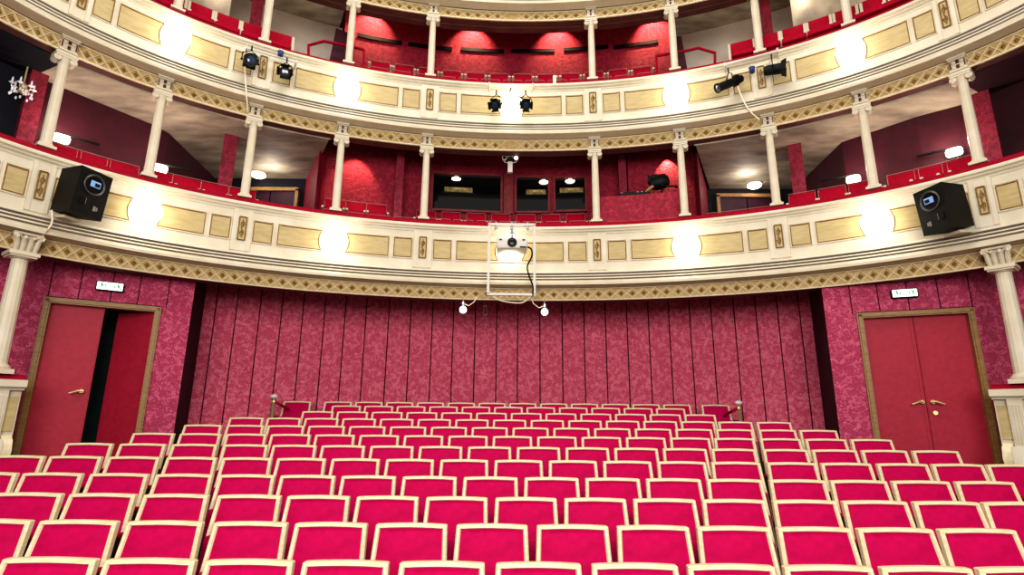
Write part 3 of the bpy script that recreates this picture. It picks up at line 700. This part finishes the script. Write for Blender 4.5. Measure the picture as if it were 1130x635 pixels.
stair('right', [(763, 74), (747, 38), (752, 38), (769, 78)][::-1] if False else [(744, 84), (745, 40), (752, 40), (765, 82)], [(789, 70), (789, 58.5), (770.5, 53), (758, 56), (740, 59), (724, 62)],
      'dark wine stair flank leaning beside the right stair of middle balcony', 'angular red handrail by the right stair of middle balcony')

# ------------------------------------------------------------------ balcony seats
def bseat(label, group, w, loc, rz, tall=False):
    root = thing('balcony_chair', label, 'seat', loc, rz, group)
    mb = MB(); M = Matrix.Rotation(rad(-10), 3, 'X'); mb.bbox((0, .05, -.28), (w*.86, .07, .56), .02, 0, M); mb.build('backrest', SEATRED, root, True)
    h = w*.43
    mb = MB(); mb.tube([M @ Vector((-h, .01, -.2)), M @ Vector((-h, .01, -.005)), M @ Vector((h, .01, -.005)), M @ Vector((h, .01, -.2))], .007, 6); mb.v = [(x, y+.05-.045, z) for x, y, z in mb.v]
    if not tall: mb.build('edge_trim', TRIMP, root, True)
    mb = MB(); mb.bbox((0, -.17, -.54), (w*.84, .40, .10), .025); mb.build('seat', SEATRED, root, True)
    for sx in (-1, 1):
        mb = MB()
        if tall: mb.bbox((sx*w*.49, .0, -.34), (.05, .12, .50), .012)
        else: mb.bbox((sx*w*.49, -.13, -.30), (.045, .36, .04), .01)
        mb.box((sx*w*.49, -.1, -.70), (.04, .30, .62)); mb.build('armrest', CREAM2, root, True)
    return root
SEATP = {}
def seat_row(prefix, key, t0, t1, step, off, z, group, w):
    n = max(1, int(round((t1-t0)/step))); lst = []
    for i in range(n):
        t = t0+(t1-t0)*(i+.5)/n; P = cv(t, off, z); lab = prefix % ordn(i)
        if key not in SEATP: SEATP[key] = bseat(lab, group, w, P, yaw(t), key == 'c')
        else:
            o = dup(SEATP[key], P, yaw(t), lab); o['group'] = group
seat_row('red seat on the far left of the lower balcony, %s from the left', 'a', -64.2, -53.6, 3.55, .55, 4.0, 'seats of the lower balcony', .5)
seat_row('red seat left of the left lobby recess on the lower balcony, %s from the left', 'a', -52.9, -38.3, 3.6, .55, 4.02, 'seats of the lower balcony', .5)
seat_row('front row red seat between the left recess and the booth, %s from the left', 'b', -29.2, -16.0, 3.3, .45, 3.84, 'seats of the lower balcony', .46)
seat_row('front row red seat below the booth windows, %s from the left', 'b', -14.0, 9.9, 3.4, .45, 3.86, 'seats of the lower balcony', .46)
seat_row('front row red seat below the operator loge, %s from the left', 'b', 11.8, 23.0, 3.7, .38, 3.79, 'seats of the lower balcony', .46)
seat_row('second row red seat left of the booth, %s from the left', 'b', -28.6, -19.8, 3.0, .80, 4.2, 'seats of the lower balcony', .46)
seat_row('second row red seat directly under the booth windows, %s from the left', 'b', -15.9, 13.0, 3.6, .98, 4.22, 'seats of the lower balcony', .48)
seat_row('red seat before the right lobby recess of lower balcony, %s from the left', 'a', 26.6, 35.6, 3.5, .45, 3.84, 'seats of the lower balcony', .5)
seat_row('red seat right of the right lobby recess on the lower balcony, %s from the left', 'a', 37.3, 49.0, 3.75, .55, 4.04, 'seats of the lower balcony', .5)
seat_row('red seat on the far right of the lower balcony, %s from the left', 'a', 50.3, 60.2, 3.55, .55, 4.04, 'seats of the lower balcony', .5)
seat_row('tall red seat on the left side of the middle balcony, %s from the left', 'c', -58.7, -35.8, 3.82, .55, 7.47, 'seats of the middle balcony', .5)
seat_row('tall red seat on the right side of the middle balcony, %s from the left', 'c', 31.6, 57.4, 3.85, .55, 7.52, 'seats of the middle balcony', .5)
seat_row('front row red seat at centre of the middle balcony, %s from the left', 'b', -24.5, 20.9, 3.5, .5, 7.14, 'seats of the middle balcony', .46)
seat_row('back row red seat at centre of the middle balcony, %s from the left', 'b', -24.0, 20.0, 3.66, .9, 7.58, 'seats of the middle balcony', .48)

# ------------------------------------------------------------------ globe lamps on the fronts
def globe(t, off, z, label, r=.20):
    P = cv(t, off, z); root = thing('globe_lamp', label, 'lamp', P, yaw(t), 'globe lamps on the balcony fronts')
    mb = MB(); mb.ball((0, -.05, 0), r, 20); mb.build('globe', GLOBE, root, True)
    M = Matrix.Rotation(-PI/2, 3, 'X')
    mb = MB(); mb.lathe([(.05,.02),(.06,.06),(.11,.10),(.12,.115)], 24, 0, M, (0, 0.0, 0)); mb.build('wall_plate', CREAM, root, True)
g0 = None
names = {-4: 'far left', -2: 'left of centre', 0: 'centre', 2: 'right of centre', 4: 'far right'}
for lvl, z, f_, nm in ((1, 3.03, 0, 'lower'), (2, 6.14, 0, 'middle')):
    for k in (-4, -2, 0, 2, 4):
        lab = 'glowing white globe lamp on the %s balcony front, %s' % (nm, names[k])
        if lvl == 1 and k == 0: lab = 'glowing white globe lamp on the lower balcony front behind the projector'
        if lvl == 2 and k == 0: lab = 'glowing white globe lamp on the middle balcony front between two hanging spotlights'
        t = tk(k)
        if g0 is None: globe(t, -.16, z, lab); g0 = [o for o in D.objects if o.name.startswith('globe_lamp')][0]
        else: dup(g0, cv(t, -.16, z), yaw(t), lab)

# wall sconces at the back of the lower balcony
def sconce(px, py, label, off):
    t, P = onc(px, py, off); root = thing('wall_sconce', label, 'lamp', P, yaw(t), 'wall sconces of the lower balcony')
    mb = MB(); mb.bbox((0, -.09, 0), (.22, .12, .13), .04); mb.build('lamp_shade', LAMPW, root, True)
    mb = MB(); mb.box((0, .0, .02), (.14, .05, .2)); mb.tube([(-.05,-.03,.1),(.5*(1 if px < 565 else -1),-.01,.13)], .02, 6); mb.build('wall_bracket', BLACK, root)
sconce(66, 155, 'lit box wall sconce beside the leftmost lower balcony column', .95)
sconce(176, 188, 'lit box wall sconce beside the second lower balcony column from left', .95)
sconce(942, 200, 'lit box wall sconce beside the second lower balcony column from right', .95)
sconce(1054, 170, 'lit box wall sconce beside the rightmost lower balcony column', .95)

# crystal wall chandelier in the far left box
t, P = onc(25, 97, .8)
root = thing('crystal_sconce', 'small crystal chandelier hanging in the dark box at far left', 'chandelier', P, yaw(t))
root.scale = (.8, .8, .8)
mb = MB(); mb.tube([(0,0,.45),(0,0,-.12)], .015, 8); mb.lathe([(.02,-.12),(.06,-.06),(.03,0),(.05,.06),(.015,.12)], 12); mb.build('stem', BRASS, root, True)
mb = MB()
for i in range(6):
    a = i*PI/3; c, s = math.cos(a), math.sin(a)
    mb.tube([(0,0,-.05),(c*.09,s*.09,-.10),(c*.16,s*.16,-.04),(c*.16,s*.16,.02)], .009, 6)
mb.build('arms', BRASS, root, True)
for i in range(6):
    a = i*PI/3; c, s = math.cos(a), math.sin(a); mb = MB()
    mb.lathe([(.012,.02),(.016,.06),(.014,.12),(.003,.15)], 8, 0, None, (c*.16, s*.16, 0)); mb.lathe([(.004,.02),(.05,.03),(.005,.0)], 8, 0, None, (c*.16,s*.16,-.0)); mb.build('candle', CRYSTAL, root, True)
mb = MB()
for i in range(18):
    a = i*PI/9; q = .16 if i % 3 else .1; c, s = math.cos(a)*q, math.sin(a)*q
    mb.ball((c, s, -.07-.05*(i%3)), .018, 6, 0, (1,1,1.9))
mb.build('crystal_drops', CRYSTAL, root)

# ------------------------------------------------------------------ loudspeakers
def speaker(px, py, t_face, label, mir):
    t, P = onc(px, py, -.40); root = thing('loudspeaker', label, 'loudspeaker', P, 0, 'loudspeakers on the lower balcony front')
    h, w, d = .66, .45, .45
    # local: front faces -Y
    body = MB()
    vs = []
    for z, y0 in ((-h/2, 0.), (h/2, 0.)):
        vs += [(-w/2, -d*.5, z), (w/2, -d*.5, z), (w*.36, d*.5, z*.94), (-w*.36, d*.5, z*.94)]
    body.add(vs, [(0,3,2,1),(4,5,6,7),(0,1,5,4),(1,2,6,5),(2,3,7,6),(3,0,4,7)])
    body.build('cabinet', BLACK, root)
    mb = MB(); M = Matrix.Rotation(PI/2, 3, 'X')
    mb.lathe([(.140,0),(.15,.010),(.14,.018),(.127,.010),(.123,.002)], 28, 0, M, (0, -d*.5, .13)); mb.build('horn_rim', mat('dark_grey_rim', '#4a4a48', .35), root, True)
    mb = MB(); mb.lathe([(.125,.004),(.08,.006),(.02,.003)], 24, 0, M, (0, -d*.5, .13)); hn = mb.build('horn', BLACKG, root, True)
    mb = MB(); mb.bbox((.01*mir, -d*.5-.012, .14), (.14, .012, .09), .008); mb.build('horn_mouth', BLUEG, hn)
    mb = MB(); mb.bbox((.03*mir, -d*.5-.02, .135), (.07, .012, .05), .006); mb.build('driver', BLACK, hn)
    mb = MB(); mb.bbox((-.1*mir, -d*.5-.004, -.13), (.09, .012, .10), .006); mb.build('bass_port', BLACKG, root)
    mb = MB(); mb.box((.08*mir, -d*.5-.003, -.19), (.03, .008, .07)); mb.box((.115*mir, -d*.5-.003, -.19), (.02, .008, .05)); mb.build('badge', mat('badge_grey', '#8a857c', .4), root)
    mb = MB(); mb.box((0, d*.25, -h/2-.04), (w*.5, d*.5, .04)); mb.build('mounting_shelf', CREAM2, root)
    root.rotation_euler = (rad(6), 0, t_face)
    return root
speaker(88, 214, rad(76), 'black loudspeaker with round horn hung on lower balcony front at left', 1)
speaker(1043, 231, rad(-79), 'black loudspeaker with round horn hung on lower balcony front at right', -1)

# ------------------------------------------------------------------ projector frame at the centre
t, P = onc(564.5, 286, -.5); rz = yaw(t); CP = P
root = thing('projector_cage', 'white square-tube hanging frame round the projector at balcony centre', 'frame', P, rz)
W, Ht = .415, .66
mb = MB(); q = .022
for x in (-W, W): MB().box((x, 0, 0), (q*2, q*2, Ht*2)).build('upright', STEELW, root)
for z_, k_ in ((Ht, 2), (-Ht, 2), (-.07, 1.4)): MB().box((0,0,z_), (W*2+.044, q*k_, q*k_)).build('crossbar', STEELW, root)
mb = MB()
for x in (-W, W): mb.tube([(x, .02, Ht), (x, .30, Ht-.03)], .018, 8)
mb.build('wall_stay', STEELW, root)
mb = MB()
for x in (-W*.7, 0, W*.7): mb.tube([(x, 0, Ht+.05), (x, 0, Ht-.09)], .022, 8); mb.ball((x,0,Ht-.08), .032, 8)
mb.build('clamp', SILVER, root, True)
t2, P2 = onc(565, 270, -.5)
root = thing('projector', 'white projector with black round lens hanging in the frame', 'projector', P2, rz)
mb = MB(); mb.bbox((0, .08, 0), (.56, .38, .21), .03); mb.build('housing', STEELW, root, True)
M = Matrix.Rotation(PI/2, 3, 'X')
mb = MB(); mb.lathe([(.085,0.08),(.085,.14),(.078,.155),(.06,.15)], 24, 0, M, (0, 0, .0)); mb.build('lens_barrel', BLACK, root, True)
mb = MB(); mb.lathe([(.058,.148),(.03,.156),(.004,.158)], 20, 0, M, (0, 0, .0)); mb.build('lens', BLACKG, root, True)
mb = MB(); mb.tube([(0, .08, .10), (0, .05, .33)], .02, 8); mb.box((0,.05,.2), (.14,.10,.02)); mb.tube([(-.07,.05,.2),(0,.05,.28),(.07,.05,.2)], .01, 6); mb.build('hanger', SILVER, root)
mb = MB()
for x in (-.21, .21): mb.box((x, -.115, .055), (.05, .01, .02))
mb.box((.2,-.112,-.08), (.12,.01,.025)); mb.build('vents', BLACK, root)
def cable(name, pts, r, label, m=BLACK, cat='cable', group=None):
    P = Vector(pts[0]); q = [Vector(p)-P for p in pts]
    # smooth by Catmull-Rom
    out = []
    for i in range(len(q)-1):
        p0 = q[max(i-1,0)]; p1 = q[i]; p2 = q[i+1]; p3 = q[min(i+2, len(q)-1)]
        for s in range(6):
            u = s/6; out.append(.5*((2*p1)+(p2-p0)*u+(2*p0-5*p1+4*p2-p3)*u*u+(3*p1-p0-3*p2+p3)*u**3))
    out.append(q[-1]); mb = MB(); mb.tube(out, r, 6); o = mb.build(name, m, None, True); o.location = P; return tag(o, label, cat, group)
def pp(px, py, off): return onc(px, py, off)[1]
cable('cable', [pp(580, 272, -.55), pp(586, 275, -.55), pp(587, 283, -.55), pp(582, 294, -.52), pp(584, 305, -.52), pp(588, 316, -.52), pp(588, 326, -.52)], .016, 'dark cable looped down the right side of the projector frame')
cable('cable', [pp(541, 325, -.48), pp(550, 331, -.45), pp(563, 334, -.4), pp(577, 334, -.4), pp(586, 327, -.46)], .012, 'pale cable sagging under the projector frame', CORD)
# bare bulbs hanging under the balcony edge
def bulb(px, py, label):
    t, P = onc(px, py, -.25); root = thing('hanging_bulb', label, 'bulb', P, yaw(t), 'bare bulbs under the balcony')
    mb = MB(); mb.ball((0,0,0), .065, 16); mb.build('bulb', BULB, root, True)
    mb = MB(); mb.lathe([(.02,.06),(.028,.08),(.028,.14),(.012,.15)], 12); mb.tube([(0,0,.15),(0,.1,.26)], .008, 6); mb.build('socket', SILVER, root, True)
    sx = 1 if px < 565 else -1
    mb = MB(); mb.tube([(0,0,.12),(sx*.10,.02,.08),(sx*.2,.05,.16),(sx*.24,.1,.27)], .009, 6); mb.build('lead', CORD, root, True)
bulb(511, 342, 'bare white bulb under the balcony edge left of the projector frame')
bulb(601, 344.5, 'bare white bulb under the balcony edge right of the projector frame')
t, P = onc(535.5, 343, .1)
mb = MB(); mb.bbox((0,0,0), (.07,.05,.2), .01); mb.box((0,-.028,0), (.05,.006,.15), 1); o = mb.build('junction_box', [mat('dusty_pink', '#8a4652', .6, '#7a3a46', 9), GROOVE]); o.location = P; o.rotation_euler = (0,0,yaw(t)); tag(o, 'small dusty pink box hanging under the balcony left of centre', 'box')

# ------------------------------------------------------------------ stage spotlights on the middle balcony
def lantern(px, py, label, aim, L=.26, r=.085, hood=True, off=-.35, yoke_h=.22, group='stage spotlights on the middle balcony', vis_r=None):
    t, P = onc(px, py, off); root = thing('stage_spotlight', label, 'spotlight', P, 0, group)
    d = Vector(aim).normalized(); M = d.to_track_quat('Z', 'Y').to_matrix()
    mb = MB(); mb.lathe([(r*.5,-L*.55),(r*.85,-L*.5),(r*.95,-L*.2),(r*.95,0),(r,.02),(r,L*.45),(r*1.15,L*.47),(r*1.15,L*.52),(r*.9,L*.5)], 18, 0, M)
    for k in range(4): mb.box(M @ Vector((0,0,-L*.35+k*.03)), (r*2.0,r*2.0,.008), 0, M)
    mb.build('housing', BLACK, root, True)
    mb = MB(); mb.lathe([(r*.88,L*.485),(r*.5,L*.51),(r*.05,L*.52)], 16, 0, M); mb.build('lens', mat('spot_glass', '#26344e', .08, spec=.9), root, True)
    if hood:
        mb = MB()
        for a in (0, PI/2, PI, 1.5*PI):
            Q = M @ Matrix.Rotation(a, 3, 'Z'); c = Q @ Vector((r*1.25, 0, L*.62)); mb.box(c, (.006, r*1.7, L*.32), 0, Q @ Matrix.Rotation(rad(28), 3, 'Y'))
        mb.build('barn_door', BLACK, root)
    mb = MB(); s = M @ Vector((1,0,0)); s = Vector((s.x, s.y, 0)).normalized() if abs(s.z) < .95 else Vector((1,0,0)); w = r*1.35
    mb.tube([s*w, s*w+Vector((0,0,yoke_h*.6)), Vector((0,0,yoke_h)), -s*w+Vector((0,0,yoke_h*.6)), -s*w], .009, 6); mb.tube([(0,0,yoke_h),(0,0,yoke_h+.1)], .013, 8)
    for k in (1, -1): mb.ball(s*w*k, .022, 8)
    mb.build('yoke', SILVER if False else BLACK, root, True)
    return root
lantern(276, 68, 'black spotlight with pale crescent lens, left of the left pair on middle balcony', (.75, -1, -.35), .26, .10, False)
lantern(315, 81, 'black spotlight with barn doors, right of the left pair on middle balcony', (.35, -1, -.45), .24, .085)
lantern(547.5, 115.5, 'dark spotlight hung left of the centre globe on middle balcony', (-.25, -1, -.75), .22, .085)
lantern(580, 115.5, 'dark spotlight hung right of the centre globe on middle balcony', (.1, -1, -.75), .22, .085)
lantern(805, 92, 'long black profile spotlight, left of the right pair on middle balcony', (-1, -.1, -.5), .54, .08, False)
lantern(853, 77, 'short black spotlight, right of the right pair on middle balcony', (.95, -.5, -.1), .28, .095, True)
def lampbar(xa, ya, xb, yb, label, off=-.3):
    ta, A_ = onc(xa, ya, off); tb, B_ = onc(xb, yb, off); P = (A_+B_)/2; root = thing('lamp_bar', label, 'bar', P, 0, 'lamp bars on the middle balcony')
    mb = MB(); mb.tube([A_-P, B_-P], .02, 8); mb.build('pipe', STEELW, root, True)
    for e in (A_, B_):
        n = nrm((ta+tb)/2); mb = MB(); mb.tube([e-P+Vector((0,0,.05)), e-P, e-P+n*.18, e-P+n*.24+Vector((0,0,.14)), e-P+n*.34+Vector((0,0,.14))], .02, 8); mb.build('hook', STEELW, root, True)
lampbar(272, 53, 327, 69, 'white pipe with hooks holding the left pair of spotlights')
lampbar(540, 93.5, 588, 94.5, 'white pipe with hooks holding the two centre spotlights')
lampbar(800, 72, 858, 56, 'white pipe with hooks holding the right pair of spotlights')
def gel(px, py, label):
    t, P = onc(px, py, -.32); root = thing('small_lamp', label, 'lamp', P, yaw(t), 'small blue lamps'); M = Matrix.Rotation(rad(70), 3, 'X')
    mb = MB(); mb.lathe([(.02,-.05),(.045,-.04),(.05,.04),(.06,.06)], 12, 0, M); mb.build('can', BLUEM, root, True)
    mb = MB(); mb.lathe([(.05,.055),(.01,.06)], 12, 0, M); mb.build('lens', BLUEG, root)
    mb = MB(); mb.tube([(0,0,.03),(0,.02,.14)], .01, 6); mb.build('stem', STEELW, root)
gel(309.5, 60.5, 'small blue lamp between the left pair of spotlights')
gel(830, 78, 'small blue lamp between the right pair of spotlights')
cable('cord', [pp(270, 52, -.28), pp(270.5, 80, -.28), pp(272, 105, -.28), pp(273.5, 123, -.1)], .012, 'cream cord hanging down the front beside the left spotlights', CORD, 'cord')
cable('cord', [pp(814, 95, -.3), pp(819, 108, -.28), pp(827, 122, -.28), pp(838, 132, -.2)], .012, 'cream cord hanging from the right spotlights to a column', CORD, 'cord')
cable('cable', [pp(564, 97, -.33), pp(563, 104, -.34), pp(571, 106, -.36), pp(577, 109, -.36)], .014, 'short dark cable between the two centre spotlights')
cable('cable', [pp(57, 232, -.3), pp(57.5, 245, -.3), pp(53, 253, -.3), pp(46, 262, -.12)], .012, 'pale cable from the left loudspeaker down to the column capital', CORD)

# short cream post on middle balcony rail, right of centre
t, P = onc(612, 94, -.1); o = MB().bbox((0,0,.09), (.07,.07,.24), .008).build('rail_post', CREAM); o.location = P; o.rotation_euler = (0,0,yaw(t)); tag(o, 'short cream post on middle balcony rail right of centre', 'post')

# ------------------------------------------------------------------ parterre chairs
def chair(label, group):
    root = thing('theatre_chair', label, 'seat', (0,0,0), 0, group)
    RC = math.tan(rad(16)); tw = .2535
    def hw(z): return tw+.045*(CH-z)       # half width at height z
    def yb(z): return (z-.40)*RC
    t_ = .034; dp = .045; H1 = CH-.013
    mb = MB(); z0 = .34; side = []; n1 = 6
    for i in range(n1+1): z = z0+(H1-z0)*i/n1; side.append(z)
    top = [(-.90, -.006), (-.6, -.0025), (-.3, -.0007), (0, 0), (.3, -.0007), (.6, -.0025), (.90, -.006)]
    vs = []; n = 0
    def secn(xo, zo, xi, zi):
        f = yb(zo); fi = yb(zi)
        def L_(k): return (xo+(xi-xo)*k, zo+(zi-zo)*k)
        a, b, c, d = L_(.0), L_(.28), L_(.75), L_(1.)
        return [(a[0], f+dp, a[1]), (a[0], f+.006, a[1]), (b[0], f-.005, b[1]), (c[0], fi-.002, c[1]), (d[0], fi+.010, d[1]), (d[0], fi+dp, d[1])]
    zi_top = CH-.034
    for z in side: vs += secn(-hw(z), z, -hw(min(z, zi_top))+t_, min(z, zi_top)); n += 1
    vs += secn(-hw(CH)+.007, CH-.0075, -hw(zi_top)+t_+.001, zi_top); n += 1
    for u_, dz in top: vs += secn(u_*hw(CH), CH+dz, u_*(hw(CH)-t_), CH-.029+dz); n += 1
    vs += secn(hw(CH)-.007, CH-.0075, hw(zi_top)-t_-.001, zi_top); n += 1
    for z in reversed(side): vs += secn(hw(z), z, hw(min(z, zi_top))-t_, min(z, zi_top)); n += 1
    fs = []
    for i in range(n-1):
        for j in range(6): a, b = i*6+j, i*6+(j+1)%6; fs.append((a, b, b+6, a+6))
    fs += [tuple(range(6))[::-1], tuple((n-1)*6+j for j in range(6))]
    mb.add(vs, fs); mb.build('back_frame', WOODC, root, True, angle=30)
    # padded cushion
    mb = MB(); NX, NZ = 12, 10; vs = []
    zt = CH-.031; zb = .36
    for j in range(NZ+1):
        v = j/NZ; z = zb+(zt-zb)*v
        for i in range(NX+1):
            s = -1+2*i/NX; w = hw(z)-t_+.002
            zz = z+(.003-.006*s*s)*v if j == NZ else z
            e = max(abs(s)**6, (2*v-1)**8 if v > .5 else 0)
            bul = .022*(1-e)*(1-.35*s*s)+.006
            vs.append((s*w, yb(z)-bul+.018, zz))
    fs = [(j*(NX+1)+i, j*(NX+1)+i+1, (j+1)*(NX+1)+i+1, (j+1)*(NX+1)+i) for j in range(NZ) for i in range(NX)]
    o = len(vs); ring = [i for i in range(NX+1)]+[(j+1)*(NX+1)-1 for j in range(1, NZ+1)]+[NZ*(NX+1)+i for i in range(NX-1, -1, -1)]+[j*(NX+1) for j in range(NZ-1, 0, -1)]
    vs += [(vs[k][0], vs[k][1]+.03, vs[k][2]) for k in ring]; R = len(ring)
    fs += [(ring[k], ring[(k+1)%R], o+(k+1)%R, o+k) for k in range(R)]; fs.append(tuple(o+k for k in range(R)))
    mb.add(vs, fs); mb.build('back_cushion', VELVET, root, True, angle=60)
    mb = MB(); M = Matrix.Rotation(rad(-14), 3, 'X'); mb.bbox((0, -.065, .46), (.44, .085, .33), .03, 0, M); mb.build('seat', VELVET, root, True)
    for sx in (-1, 1):
        mb = MB(); mb.box((sx*.287, -.09, .31), (.028, .24, .58)); sp = mb.build('side_panel', mat('dark_wood', '#2c2418', .5, '#1c160e', 6), root)
        mb = MB(); mb.bbox((sx*.287, -.10, .612), (.045, .26, .03), .01); mb.build('armrest', VELVET2, sp, True)
        mb = MB(); mb.box((sx*.287, -.09, .015), (.05, .32, .03)); mb.build('foot', BLACK, sp)
    return root
ROWY = [621.5, 579.4, 549.4, 526.8, 509.3, 494.8, 483, 472.6, 463.8, 456.4, 449.6, 444.6]
ROWS = [107, 89.5, 77.1, 67.8, 60, 54, 49.1, 45.1, 41.6, 38.5, 35.8, 34]
CB = [(223,858.5,6),(225,859.5,7),(232.5,851,8),(236,846,9),(241,843,10),(243,837,11),(246.6,835,12),(247.6,833,13),(251,832,14),(332,791,12),(365,757,11),(357,763,12)]
LB = [[(2,100.4),(112.9,213)],[(-70,28.6),(28.6,127),(129,220.7)],[(-16,64),(67.4,147),(150.6,228)],[(-55,13.5),(16.8,89.3),(92.7,161.7),(166.8,232.5)],
      [(-15,45.5),(48.9,110.5),(113.5,176),(180,237.5)],[(67.4,124),(128,182),(186.3,239)],[(143.2,191.4),(196,242.6)],[(200.5,244.3)],[],[],[],[(311.6,343.7)]]
RB = [[(868.6,964),(975.7,1075),(1085,1184)],[(860.5,949.5),(949.5,1042.5),(1041.4,1135)],[(854.4,930),(932,1009.4),(1011,1090),(1090,1168)],[(851,915),(917.5,985),(986,1055),(1056.6,1127)],
      [(846.7,905),(907.3,965.6),(969,1029),(1030.7,1090),(1092,1152)],[(842.7,893.9),(897.2,948.7),(951.5,1005),(1007.7,1062.7)],[(839.3,885.8),(889.8,936),(939.4,987.5)],[(838.3,879.7),(882.4,926.2)],[(835.2,874.7)],[],[],[(774,805.6)]]
PITCH = .58
proto = None
for r in range(12):
    d = F*PITCH/ROWS[r]; q = ray(544, ROWY[r]); P = q*d; Yr = P.y; Zr = ftop(Yr)
    hv = (ROWY[r-1]-ROWY[r]) if r else 13.5
    def fix(x, edge):          # outer edges include the lean of the back
        if (edge == 'l' and x < 565) or (edge == 'r' and x > 565): return x+(565-x)/1300*hv
        return x
    seats = []
    xl, xr, n = CB[r]; xl = fix(xl, 'l'); xr = fix(xr, 'r'); g = 8*ROWS[r]/89.5
    st = (xr-xl+g)/n
    for a, b in LB[r]: seats.append(((fix(a, 'l')+fix(b, 'r'))/2, 'left block'))
    for i in range(n): seats.append((xl+st*(i+.5)-g/2, 'c'))
    for a, b in RB[r]: seats.append(((fix(a, 'l')+fix(b, 'r'))/2, 'right block'))
    for i, (px, blk) in enumerate(seats):
        # find the point of the row line seen at this column of the picture
        py = ROWY[r]+(px-545)*.0086
        dd = ray(px, py); X = dd.x*Yr/dd.y
        for _ in range(3):
            v = Vector((X, Yr, Zr)); dp = v.dot(FW); pxx = 565+F*v.dot(RT)/dp; X += (px-pxx)*dp/F
        row = 'front row' if r == 0 else 'back row' if r == 11 else ordn(r)+' row from the front'
        lab = 'cream-framed crimson theatre seat, %s from the left in the %s' % (ordn(i), row)
        dx = px-545; sxl = 1+(.11 if dx < 0 else .06)*(abs(dx)/490)**2
        yy = Yr-(CH-.40)*math.tan(rad(16)); loc = (X, yy, Zr-CH+CZ)
        if proto is None:
            proto = chair(lab, 'seats of the stalls'); proto.location = loc; proto.scale = (sxl, 1, 1)
        else: dup(proto, loc, 0, lab, (sxl, 1, 1))

# brass posts at the back corners with red rope
for px, py, lab, s in ((302.5, 438, 'brass ball-topped post with short red rail behind the seats at left', 1), (815, 445, 'brass ball-topped post with short red rail behind the seats at right', -1)):
    P = ony(px, py, 10.0); zf = fz(10.0)+CZ; root = thing('rail_post', lab, 'post', (P.x, P.y, zf), 0, 'rail posts behind the stalls'); h = P.z-zf
    mb = MB(); mb.lathe([(.06,0),(.06,.02),(.03,.04),(.03,h-.12),(.045,h-.10),(.025,h-.06)], 14); mb.build('post', BRASS, root, True)
    mb = MB(); mb.ball((0,0,h), .055, 14, 0, (1.25,1.25,.8)); mb.build('finial', STEELW, root, True)
    mb = MB(); mb.tube([(0,.0,h-.08),(s*.1,.05,h-.14),(s*.16,.3,h-.22)], .025, 8); mb.build('red_rail', VELVET2, root, True)

# ------------------------------------------------------------------ lights
def area(name, loc, target, size, power, color=(1,.95,.88), sy=None):
    l = D.lights.new(name, 'AREA'); l.energy = power; l.size = size; l.color = color
    if sy: l.shape = 'RECTANGLE'; l.size_y = sy
    o = D.objects.new(name, l); COL.objects.link(o); o.location = loc
    o.rotation_euler = (Vector(target)-Vector(loc)).to_track_quat('-Z', 'Y').to_euler(); return o
area('overhead_fill', (0, 3.5, 13.5), (0, 6, 0), 5, 650)  # added overhead fill for the whole hall, no fixture modelled
area('front_fill', (0, -5, 5.4), (0, 8, 2.8), 9, 1350, (1, .96, .93), 5)  # added broad fill from behind the camera, reaching under the balcony
def point(name, loc, power, color, r=.08):
    l = D.lights.new(name, 'POINT'); l.energy = power; l.color = color; l.shadow_soft_size = r
    o = D.objects.new(name, l); COL.objects.link(o); o.location = loc
def spot(name, loc, target, power, color, ang=80, blend=.6):
    l = D.lights.new(name, 'SPOT'); l.energy = power; l.color = color; l.spot_size = rad(ang); l.spot_blend = blend; l.shadow_soft_size = .03
    o = D.objects.new(name, l); COL.objects.link(o); o.location = loc
    o.rotation_euler = (Vector(target)-Vector(loc)).to_track_quat('-Z', 'Y').to_euler()
for t, off, z in ((-24.5, .55, 5.1), (21, .7, 5.1)):
    spot('wall_washer', cv(t, off+.2, z+.3), cv(t, 1.15, z-.3), 60, (1, .6, .38))
for t in (-23.5, -8.0, 5.2, 20.0):
    spot('wall_washer', cv(t, 1.1, 9.2), cv(t, 1.5, 8.75), 120, (1, .6, .38), 95)
for t, off, z in ((-50.1, .8, 4.28), (-61.7, .78, 4.3), (45.4, .8, 4.32), (57.2, .78, 4.38)):
    point('sconce_light', cv(t, off, z), 20, (1, .84, .74))
for t in (-35, 31): point('recess_light', cv(t, 1.9, 4.9), 12, (1, .92, .85))
for t in (-46, 42, -34, 30): point('upper_light', cv(t, .9, 8.5), 16, (1, .88, .75))
w = D.worlds.new('world'); SC.world = w; w.use_nodes = True
w.node_tree.nodes['Background'].inputs[0].default_value = (1, .93, .88, 1); w.node_tree.nodes['Background'].inputs[1].default_value = .35
SC.view_settings.view_transform = 'Standard'
try: SC.view_settings.look = 'Medium High Contrast'
except Exception: pass
SC.view_settings.exposure = 0.
